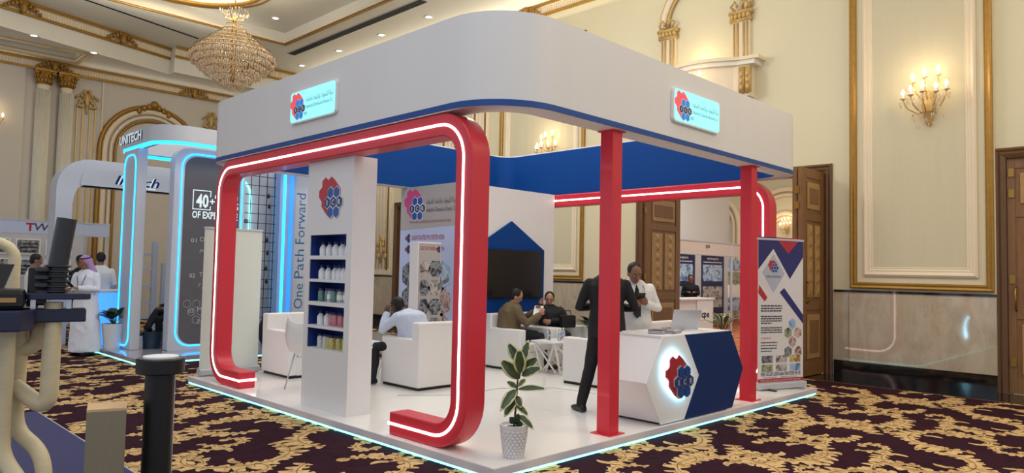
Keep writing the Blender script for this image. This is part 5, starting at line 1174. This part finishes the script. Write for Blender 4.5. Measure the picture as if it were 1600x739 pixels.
MB().lathe([(.05, 1.02), (.09, 1.025), (.095, 1.03), (.095, 1.085), (.09, 1.09), (.05, 1.09)], n=36).build('flange', M['black'], po, smooth='auto')
MB().lathe([(.045, 1.09), (.07, 1.09), (.07, 1.097), (.045, 1.097)], n=36).build('sealing_ring', M['white'], po, smooth='auto'); MB().lathe([(.0, .0), (.1, 0), (.1, .02), (.06, .02)], n=32).build('base', M['black'], po)
MB().tube([(.0585, -.004, .02), (.0585, -.004, 1.02)], .004, 6).build('pale_line', M['alum'], po)  # thin pale line up the side of the black pipe
wpst = thing('profile_post', 'stubby hollow brushed post with a sandy cut end beside the black pipe', 'post', (-2.85, -.66, .095), -.29)
M['brushed'] = mat('brushed_grey_profile', (136, 128, 108), .4, metal=.3, var=.15, scale=20, stretch=(14, 14, .5)); M['sandy'] = mat('sandy_end', (204, 170, 124), .7, var=.1, scale=30)
MB().box(-.07, .07, -.075, .085, 0, .895).build('profile', M['brushed'], wpst, bevel=.003); MB().box(-.07, .07, -.075, .085, .895, .905).build('end_cap', M['sandy'], wpst)
MB().box(.068, .08, -.05, -.02, .5, .56).build('clip', M['chrome'], wpst)

# ================================================================ PEOPLE
M['skin1'] = mat('skin_brown', (142, 98, 76), .55, var=.06, scale=12); M['skin2'] = mat('skin_tan', (178, 132, 104), .55, var=.06, scale=12); M['skin3'] = mat('skin_dark', (84, 56, 44), .5, var=.06, scale=12)
M['hair'] = mat('black_hair', (18, 15, 14), .6, var=.3, scale=40, bump=.3); M['suit'] = mat('black_suit_wool', (15, 15, 18), .75, var=.15, scale=30); M['trouser'] = mat('dark_trouser', (24, 25, 32), .8, var=.15, scale=30)
M['shirt'] = mat('white_cotton', (224, 222, 218), .8, var=.03, scale=10); M['paleblue'] = mat('pale_blue_cotton', (196, 206, 224), .8, var=.04, scale=10); M['olive'] = mat('olive_jacket', (104, 88, 62), .8, var=.12, scale=12); M['thobe'] = mat('white_thobe', (222, 224, 232), .75, var=.02, scale=8)
M['scarf'] = mat('mauve_headscarf', (176, 140, 186), .8, var=.25, scale=40); M['shoe'] = mat('black_shoe', (14, 13, 14), .35, var=.1); M['lanyard'] = mat('grey_lanyard', (90, 90, 100), .6); M['eyewhite'] = mat('eye_white', (230, 226, 220), .3); M['lip'] = mat('lip', (130, 70, 64), .5)
def remesh(mb, vox, smooth_it=6, noise_amp=0, nscale=6, seed=0):
    me = mb.mesh('tmp'); o = bpy.data.objects.new('tmp', me); COL.objects.link(o)
    bm = bmesh.new(); bm.from_mesh(me); bmesh.ops.recalc_face_normals(bm, faces=bm.faces); bm.to_mesh(me); bm.free()
    r = o.modifiers.new('r', 'REMESH'); r.mode = 'VOXEL'; r.voxel_size = vox
    s = o.modifiers.new('s', 'SMOOTH'); s.factor = .5; s.iterations = smooth_it
    dg = bpy.context.evaluated_depsgraph_get(); res = bpy.data.meshes.new_from_object(o.evaluated_get(dg))
    bpy.data.objects.remove(o); bpy.data.meshes.remove(me)
    if noise_amp:
        off = Vector((seed*3.1, seed*1.7, seed)); nr = [v.normal.copy() for v in res.vertices]
        for v, n in zip(res.vertices, nr):
            p = v.co; k = noise.noise(Vector((p.x*nscale, p.y*nscale, p.z*nscale*.7))+off)+.5*noise.noise(Vector((p.x*nscale*2.3, p.y*nscale*2.3, p.z*nscale*1.6))+off)
            v.co = p+n*noise_amp*k
    res.polygons.foreach_set('use_smooth', [True]*len(res.polygons))
    return res
def put(me, name, m, parent):
    me.name = name; me.materials.clear(); me.materials.append(m); o = bpy.data.objects.new(name, me); COL.objects.link(o); o.parent = parent; return o
def limb(mb, pts, rad, n=14):
    """tapered limb with rounded ends"""
    P = [Vector(p) for p in pts]; d0 = (P[0]-P[1]).normalized(); d1 = (P[-1]-P[-2]).normalized()
    path = [P[0]+d0*rad[0]*.9, P[0]+d0*rad[0]*.6]; rr = [rad[0]*.35, rad[0]*.8]
    for i in range(len(P)):
        path.append(P[i]); rr.append(rad[i])
        if i < len(P)-1: path.append((P[i]+P[i+1])/2); rr.append((rad[i]+rad[i+1])/2*1.02)
    path += [P[-1]+d1*rad[-1]*.6, P[-1]+d1*rad[-1]*.9]; rr += [rad[-1]*.8, rad[-1]*.35]
    mb.tube(path, rr, n)
def torso(mb, rings, n=20):
    """rings: (centre, right, forward, half width, half depth)"""
    out = []
    for c, r, f, a, b in rings:
        c, r, f = Vector(c), Vector(r), Vector(f); ring = []
        for k in range(n):
            t = 2*math.pi*k/n; x, y = math.cos(t), math.sin(t)
            ring.append(c+r*a*math.copysign(abs(x)**.8, x)+f*b*math.copysign(abs(y)**.8, y))
        out.append(ring)
    mb.loft(out)
def hand(mb, wrist, d, palm_n, s=1.0, curl=.6, side=1):
    """palm with four fingers and thumb; d along the forearm, palm_n out of the palm"""
    w, d, pn = Vector(wrist), Vector(d).normalized(), Vector(palm_n); pn = (pn-d*pn.dot(d)).normalized(); x = d.cross(pn)*side
    torso(mb, [(w, x, pn, .024*s, .018*s), (w+d*.035*s, x, pn, .034*s, .017*s), (w+d*.085*s, x, pn, .040*s, .015*s)], 12)
    for i, (off, L) in enumerate(((-.030, .070), (-.010, .080), (.011, .074), (.030, .058))):
        b = w+d*.082*s+x*off*s; a1 = curl*.7; a2 = curl*1.7
        p1 = b+(d*math.cos(a1)+pn*math.sin(a1))*L*.45*s; p2 = p1+(d*math.cos(a2)+pn*math.sin(a2))*L*.55*s
        limb(mb, [b, p1, p2], [.0095*s, .009*s, .008*s], 8)
    b = w+d*.03*s-x*.028*s; p1 = b+(d*.7-x*.6+pn*.35).normalized()*.04*s; p2 = p1+(d*.85-x*.1+pn*.5).normalized()*.035*s
    limb(mb, [b, p1, p2], [.012*s, .0105*s, .009*s], 8)
def head(mb, c, face, upv, s=1.0):
    """skull, jaw, nose and ears; returns frame"""
    c, f, u = Vector(c), Vector(face).normalized(), Vector(upv).normalized(); f = (f-u*f.dot(u)).normalized(); r = f.cross(u); R = Matrix((r, f, u)).transposed()
    mb.ball(c+u*.02*s, .075*s, .095*s, .095*s, 20, 14, R); mb.ball(c+f*.022*s-u*.055*s, .056*s, .07*s, .062*s, 16, 12, R)
    mb.ball(c+f*.066*s-u*.095*s, .022*s, .022*s, .018*s, 10, 8, R)
    limb(mb, [c+f*.088*s+u*.012*s, c+f*.103*s-u*.026*s], [.009*s, .014*s], 8)
    mb.ball(c+f*.083*s+u*.03*s, .05*s, .014*s, .012*s, 10, 8, R)
    for sd in (-1, 1): mb.ball(c+r*sd*.078*s-u*.012*s-f*.005*s, .010*s, .02*s, .032*s, 10, 8, R)
    return c, f, u, r, R
def person(name, label, loc, yaw, J, outfit, vox=.010, seed=1, hair=True, face=True, group=None):
    """J holds the posed joints in the person's own frame: x right, y forward, z up"""
    t = thing('person', label, 'person', loc, yaw-math.pi/2, group); V_ = Vector
    j = {k: (V_(v) if k not in ('curl',) else v) for k, v in J.items()}
    sk = outfit['skin']; pel, ch_, nk = j['pelvis'], j['chest'], j['neck']
    rgt = (j['shR']-j['shL']).normalized(); spine = (ch_-pel).normalized(); fwd = spine.cross(rgt).normalized()*-1
    fwd = rgt.cross(spine).normalized()*-1 if rgt.cross(spine).normalized().y < 0 else rgt.cross(spine).normalized()
    rh = (j['hipR']-j['hipL']).normalized(); fh = V_((0, 0, 1)).cross(rh).normalized(); bw = outfit.get('bw', 1.0)
    def rings(g, hem=None):
        mid = pel.lerp(ch_, .5); shm = (j['shL']+j['shR'])/2; upv = (nk-ch_).normalized(); f2 = fwd
        rs = [(pel-spine*.10, rh, fh, .13*bw+g, .095*bw+g), (pel, rh, fh, .165*bw+g, .115*bw+g), (mid, rgt, f2, .15*bw+g, .11*bw+g), (ch_, rgt, f2, .165*bw+g, .118*bw+g), (ch_.lerp(shm, .55), rgt, f2, .175*bw+g, .11*bw+g), (shm+upv*.022, rgt, f2, .13*bw+g, .075*bw+g), (nk, rgt, f2, .062+g*.6, .062+g*.6)]
        if hem: rs = [(pel-V_((0, 0, hem)), rh, fh, .175*bw+g, .13*bw+g)]+rs[1:]
        return rs
    body = MB(); torso(body, rings(0))
    hd = j['head']; hu = j.get('headup', (hd-nk).normalized()); fc = j.get('face', V_((0, 1, 0)))
    limb(body, [nk-(hd-nk).normalized()*.05, nk, nk.lerp(hd, .6)], [.06, .056, .054]); fr_ = head(body, hd, fc, hu)
    for s in 'LR':
        limb(body, [j['sh'+s].lerp(j['el'+s], .08), j['el'+s], j['wr'+s]], [.046, .037, .026]); 
        d = (j['wr'+s]-j['el'+s]); d = j.get('hd'+s, d); hand(body, j['wr'+s], d, j.get('pn'+s, V_((0, 0, -1)) if abs(d.normalized().z) < .8 else V_((0, 1, 0))), curl=J.get('curl', .7), side=1 if s == 'R' else -1)
        limb(body, [j['hip'+s], j['kn'+s], j['an'+s]], [.082, .058, .04])
        toe = j.get('toe'+s, V_((0, 1, 0))).normalized(); limb(body, [j['an'+s]+V_((0, 0, -.03))-toe*.03, j['an'+s]+toe*.12+V_((0, 0, -.05))], [.036, .03])
    put(remesh(body, vox, 3), 'body', sk, t)
    # garments
    g = outfit.get('loose', .014); top = MB(); torso(top, rings(g, outfit.get('hem')))
    if outfit.get('thobe'):
        top = MB(); low = j['anL'].lerp(j['anR'], .5); torso(top, [(V_((low.x, low.y, .06)), V_((1, 0, 0)), V_((0, 1, 0)), .25, .21), (V_((low.x*.6, low.y*.6, .5)), V_((1, 0, 0)), V_((0, 1, 0)), .235, .185)]+rings(.03)[1:])
    for s in 'LR':
        cuff = j['el'+s].lerp(j['wr'+s], outfit.get('sleeve', .95)); limb(top, [j['sh'+s].lerp(j['el'+s], .10), j['el'+s], cuff], [.052+g*.45, .042+g*.45, .033+g*.45])
    put(remesh(top, max(vox, .011), 6, outfit.get('fold', .010), 7, seed), outfit.get('topname', 'shirt'), outfit['top'], t)
    if not outfit.get('thobe'):
        bt = MB(); torso(bt, [(pel-spine*.11, rh, fh, .145*bw, .108*bw), (pel, rh, fh, .172*bw, .122*bw), (pel+spine*.10, rgt, fwd, .16*bw, .118*bw)])
        for s in 'LR': limb(bt, [j['hip'+s], j['kn'+s], j['an'+s]+V_((0, 0, .0))], [.094, .07, .056])
        put(remesh(bt, max(vox, .011), 5, .007, 8, seed+2), 'trousers', outfit['bottom'], t)
    for s in 'LR':
        toe = j.get('toe'+s, V_((0, 1, 0))).normalized(); a = j['an'+s]; q = MB(); sd = V_((toe.y, -toe.x, 0)).normalized(); un = sd.cross(toe).normalized(); 
        base = a-un*.082
        torso(q, [(base-toe*.075+un*.03, sd, un, .030, .028), (base-toe*.05+un*.045, sd, un, .036, .045), (base+toe*.02+un*.045, sd, un, .038, .045), (base+toe*.10+un*.032, sd, un, .044, .032), (base+toe*.16+un*.025, sd, un, .040, .025), (base+toe*.195+un*.02, sd, un, .02, .016)], 14)
        so_ = put(remesh(q, .008, 3), 'shoe', outfit.get('shoe', M['shoe']), t)
    c, f, u, r, R = fr_
    if hair:
        hm = MB(); hm.ball(c+u*.032-f*.016, .083, .096, .090, 20, 14, R); hm.ball(c-f*.045-u*.02, .072, .06, .07, 16, 10, R); put(remesh(hm, .010, 2, .004, 30, seed), 'hair', outfit.get('hair', M['hair']), t)
    if face:
        for sd in (-1, 1):
            MB().ball(c+r*sd*.031+f*.086+u*.008, .0105, .006, .006, 10, 8, R).build('eye', M['eyewhite'], t, smooth=True); MB().ball(c+r*sd*.031+f*.0905+u*.008, .0058, .004, .0056, 8, 6, R).build('iris', M['black'], t, smooth=True)
            MB().ball(c+r*sd*.031+f*.092+u*.028, .02, .006, .005, 8, 6, R).build('eyebrow', M['hair'], t, smooth=True)
        MB().ball(c+f*.088-u*.062, .022, .008, .006, 10, 6, R).build('mouth', M['lip'], t, smooth=True)
    return t, j, fr_
def standing(h=1.72, **kw):
    k = h/1.72; J = dict(pelvis=(0, 0, .95), chest=(0, .0, 1.27), neck=(0, -.005, 1.475), head=(0, .03, 1.60), shL=(-.175, 0, 1.385), shR=(.175, 0, 1.385), elL=(-.24, .0, 1.12), elR=(.24, .0, 1.12), wrL=(-.24, .08, .88), wrR=(.24, .08, .88), hipL=(-.09, 0, .90), hipR=(.09, 0, .90), knL=(-.10, .02, .49), knR=(.10, .02, .49), anL=(-.11, -.02, .085), anR=(.11, -.02, .085))
    J = {a: tuple(x*k if a != 'face' else x for x in b) for a, b in J.items()}
    for s in ('anL', 'anR'): J[s] = (J[s][0], J[s][1], .085)
    J.update(kw); return J
def seated(seat=.46, **kw):
    J = dict(pelvis=(0, 0, seat+.09), chest=(0, -.03, seat+.42), neck=(0, -.03, seat+.62), head=(0, .01, seat+.745), shL=(-.185, -.03, seat+.56), shR=(.185, -.03, seat+.56), elL=(-.23, .08, seat+.28), elR=(.23, .08, seat+.28), wrL=(-.12, .30, seat+.25), wrR=(.12, .30, seat+.25), hipL=(-.09, .03, seat+.07), hipR=(.09, .03, seat+.07), knL=(-.12, .45, seat+.06), knR=(.12, .45, seat+.06), anL=(-.12, .45, .085), anR=(.12, .45, .085))
    J.update(kw); return J
D = math.radians
# man in black suit, back to us
person('person', 'man in a black suit seen from behind beside the first red post', (2.41, .79, T), D(36), standing(1.74, elL=(-.30, -.02, 1.11), elR=(.30, -.02, 1.11), wrL=(-.13, .21, 1.12), wrR=(.13, .21, 1.12), knL=(-.17, .05, .49), anL=(-.26, -.02, .085), toeL=(-.5, .8, 0), knR=(.06, .05, .49), anR=(.05, .05, .085), face=(.2, 1, -.25), head=(.0, .05, 1.61)),
    dict(skin=M['skin1'], top=M['suit'], bottom=M['suit'], topname='jacket', hem=.16, loose=.022, bw=1.06, fold=.008), .010, 3)
# man with phone behind the counter
t, j, fr_ = person('person', 'man in a white shirt and dark tie looking down at his phone behind the counter', (3.16, .97, T), D(228), standing(1.67, head=(.02, .11, 1.50), neck=(0, .02, 1.42), face=(-.12, .8, -.55), headup=(0, .45, .9), elL=(-.27, .04, 1.09), elR=(.27, .04, 1.09), wrL=(-.08, .26, 1.15), wrR=(.09, .25, 1.11), pnL=(.5, -.2, .8), pnR=(-.4, -.2, .8), hdL=(.35, .75, .35), hdR=(-.45, .75, .25), curl=.9),
    dict(skin=M['skin1'], top=M['shirt'], bottom=M['trouser'], sleeve=.95, loose=.026, bw=1.08, fold=.014), .008, 5)
tie = MB().sheet([[(x*w_, .172-.02*abs(x)+d_, z) for x in (-1, 0, 1)] for z, w_, d_ in ((1.36, .02, -.055), (1.30, .022, -.01), (1.18, .032, .02), (1.03, .042, .025), (.98, .0, .02))]).build('tie', M['trouser'], t, smooth=True, solid=.006)
MB().tube([(-.06, .02, 1.43), (-.09, .15, 1.31), (-.03, .205, 1.10), (.03, .205, 1.10), (.09, .15, 1.31), (.06, .02, 1.43)], .006, 6, flat=.4).build('lanyard', M['lanyard'], t, smooth=True)
MB().box(-.035, .035, .20, .206, 1.0, 1.1).build('badge', M['black'], t)
R_ = Matrix.Rotation(D(228)-math.pi/2, 3, 'Z'); pc = R_ @ Vector((.0, .35, 1.225))
ph = thing('mobile_phone', 'dark phone held by the man behind the counter', 'phone', (3.16+pc.x, .97+pc.y, T+pc.z), D(228)-math.pi/2)
MB().prism(rrect(-.04, .04, -.075, .075, .01), (0, 0, 0), (1, 0, 0), (0, .82, .57), (0, -.57, .82), 0, .009).build('case', M['black'], ph); MB().prism(rrect(-.036, .036, -.07, .07, .008), (0, 0, 0), (1, 0, 0), (0, .82, .57), (0, -.57, .82), .009, .0095).build('display', M['screen'], ph)
# man in pale blue, bent forward in the armchair, phone at his ear
person('person', 'bald-cropped man in a pale blue shirt bent forward in the armchair', (1.97, 3.44, T), D(103), seated(.44, pelvis=(0, .0, .52), chest=(-.02, .15, .83), neck=(-.04, .28, .945), head=(-.05, .36, 1.0), headup=(0, .35, .9), shL=(-.21, .19, .89), shR=(.15, .21, .89), elL=(-.26, .42, .70), wrL=(-.17, .43, .90), elR=(.22, .42, .64), wrR=(.10, .50, .80), hdL=(.1, .0, .9), pnL=(.9, .1, 0), hdR=(-.2, .1, .9), knL=(-.22, .55, .47), anL=(-.33, .51, .085), knR=(.14, .5, .50), anR=(.16, .55, .085), toeL=(-1, .15, 0), face=(.1, .8, -.5)),
    dict(skin=M['skin3'], top=M['paleblue'], bottom=M['trouser'], loose=.034, bw=1.2, fold=.014, hair=M['hair'], hem=.06), .010, 8)
# man in olive jacket
t, j, fr_ = person('person', 'man in an olive jacket turned to his neighbour under the screen', (4.14, 3.92, T), D(-42), seated(.44, pelvis=(0, -.06, .53), chest=(0, -.04, .82), neck=(0, .0, 1.00), head=(.02, .05, 1.105), shL=(-.19, -.02, .93), shR=(.19, .0, .93), elL=(-.25, .16, .72), elR=(.24, .20, .70), wrL=(-.06, .36, .86), wrR=(.10, .40, .82), hdL=(.2, .4, .8), hdR=(0, .5, .7), pnL=(.8, 0, 0), pnR=(-.8, .1, .2), face=(.1, 1, -.05), knL=(-.14, .40, .50), knR=(.13, .43, .50), anL=(-.10, .45, .085), anR=(.15, .50, .085)),
    dict(skin=M['skin2'], top=M['olive'], bottom=M['trouser'], topname='jacket', loose=.048, bw=1.16, fold=.018, hem=.08), .010, 11)
nb = thing('notepad', 'white notepad held by the man in olive', 'notepad', (4.14+.40*math.cos(D(-42)), 3.92+.40*math.sin(D(-42)), T+.88), D(-60))
MB().prism(rrect(-.07, .07, -.1, .1, .005), (0, 0, 0), (1, 0, 0), (0, .7, .7), (0, -.7, .7), 0, .012).build('pad', M['paper'], nb); MB().bar((-.07, .07, .085), (.07, .07, .085), .012).build('binding', M['black'], nb)
# man in black
person('person', 'man dressed in black seated nearest the corner under the screen', (5.0, 3.90, T), D(-118), seated(.44, pelvis=(0, .04, .52), chest=(0, -.03, .79), neck=(0, -.09, .95), head=(0, -.06, 1.05), shL=(-.19, -.08, .89), shR=(.19, -.08, .89), elL=(-.27, .08, .68), elR=(.30, .08, .74), wrL=(.06, .22, .70), wrR=(.24, .20, .96), hdL=(.8, .2, 0), hdR=(.0, .3, .9), pnL=(0, -.9, .2), pnR=(-.2, .9, 0), face=(.35, 1, -.05)),
    dict(skin=M['skin2'], top=M['suit'], bottom=M['trouser'], topname='jacket', loose=.03, bw=1.06, fold=.012, hem=.06), .010, 14)
hb = thing('handbag', 'black bag on the lap of the man in black', 'bag', (5.02+.06, 3.60, T+.60), D(-20))
MB().prism(rrect(-.13, .13, 0, .2, .03), (0, .05, 0), (1, 0, 0), (0, 0, 1), (0, -1, 0), 0, .1).build('body', M['blacksoft'], hb, bevel=.012); MB().tube([(-.07, 0, .19), (-.05, 0, .27), (.05, 0, .27), (.07, 0, .19)], .008, 6).build('handle', M['blacksoft'], hb, smooth=True)
# visitors at the neighbouring stands
t, j, fr_ = person('person', 'man in a long white robe and mauve headscarf reading his phone', (-.18, 10.0, 0), D(215), standing(1.72, head=(0, .06, 1.585), face=(.1, .9, -.35), headup=(0, .25, .95), elL=(-.25, .04, 1.13), elR=(.25, .04, 1.13), wrL=(-.08, .27, 1.15), wrR=(.08, .27, 1.13), hdL=(.4, .8, .2), hdR=(-.4, .8, .2)),
    dict(skin=M['skin1'], top=M['thobe'], bottom=M['thobe'], topname='robe', thobe=True, loose=.03, fold=.014), .012, 17, hair=False)
c, f, u, r, R = fr_; hm = MB(); hm.ball(c+u*.035-f*.02, .092, .105, .095, 18, 12, R); torso(hm, [(c+u*.06-f*.03, r, f, .088, .085), (c-u*.05-f*.05, r, f, .105, .07), (c-u*.17-f*.07, r, f, .14, .06), (c-u*.30-f*.10, r, f, .17, .035)], 16)
put(remesh(hm, .012, 3, .008, 12, 4), 'headscarf', M['scarf'], t); MB().tube([c+u*.085-f*.02+(r*math.cos(2*math.pi*k/20)*.085+f*math.sin(2*math.pi*k/20)*.095) for k in range(20)], .010, 6, closed=True).build('headband', M['black'], t, smooth=True)
MB().tube([(-.06, .02, 1.47), (-.08, .13, 1.34), (0, .19, 1.08), (.08, .13, 1.34), (.06, .02, 1.47)], .007, 6).build('lanyard', M['lanyard'], t, smooth=True)
R_ = Matrix.Rotation(D(215)-math.pi/2, 3, 'Z'); pc = R_ @ Vector((0, .36, 1.2))
p2 = thing('mobile_phone', 'dark phone in the hands of the robed man', 'phone', (-.18+pc.x, 10.0+pc.y, pc.z), D(215)-math.pi/2); MB().prism(rrect(-.038, .038, -.07, .07, .008), (0, 0, 0), (1, 0, 0), (0, .8, .6), (0, -.6, .8), 0, .009).build('case', M['black'], p2); MB().prism(rrect(-.034, .034, -.065, .065, .006), (0, 0, 0), (1, 0, 0), (0, .8, .6), (0, -.6, .8), .009, .0095).build('display', M['screen'], p2)
person('person', 'man in a white shirt facing right at the far left booth', (-.66, 11.5, 0), D(-15), standing(1.73, wrL=(-.15, .25, 1.05), wrR=(.15, .25, 1.05), face=(-.1, 1, -.2)), dict(skin=M['skin1'], top=M['shirt'], bottom=M['trouser'], loose=.022), .013, 19)
person('person', 'man in a white shirt seen from behind past the robed man', (.50, 11.75, 0), D(70), standing(1.80, wrL=(-.18, .22, 1.0), wrR=(.18, .22, 1.0)), dict(skin=M['skin1'], top=M['shirt'], bottom=M['trouser'], loose=.024, bw=1.08), .013, 21)
person('person', 'dark-haired man mostly hidden between the robed man and the white-shirted back', (.33, 12.4, 0), D(110), standing(1.74), dict(skin=M['skin1'], top=M['suit'], bottom=M['trouser'], topname='jacket', loose=.022), .014, 22)
person('person', 'seated person whose crossed leg shows past the grey information wall', (1.32, 9.78, .1), D(185), seated(.46, knR=(.02, .42, .62), anR=(-.10, .62, .35), toeR=(-.2, .9, -.3), knL=(-.10, .42, .50), anL=(-.1, .40, .085)), dict(skin=M['skin1'], top=M['suit'], bottom=M['trouser'], topname='jacket', loose=.022), .013, 23)
wc2 = dup(wc, (1.34, 9.78, .1), D(185)-math.pi/2, label='white shell chair half hidden behind the grey information wall')
person('person', 'small dark-suited figure behind the counter in the booth beyond the doorway', (14.55, 6.98, 0), D(215), standing(1.60, wrL=(-.1, .25, 1.1), wrR=(.1, .25, 1.1)), dict(skin=M['skin1'], top=M['suit'], bottom=M['trouser'], topname='jacket', loose=.022), .016, 24)
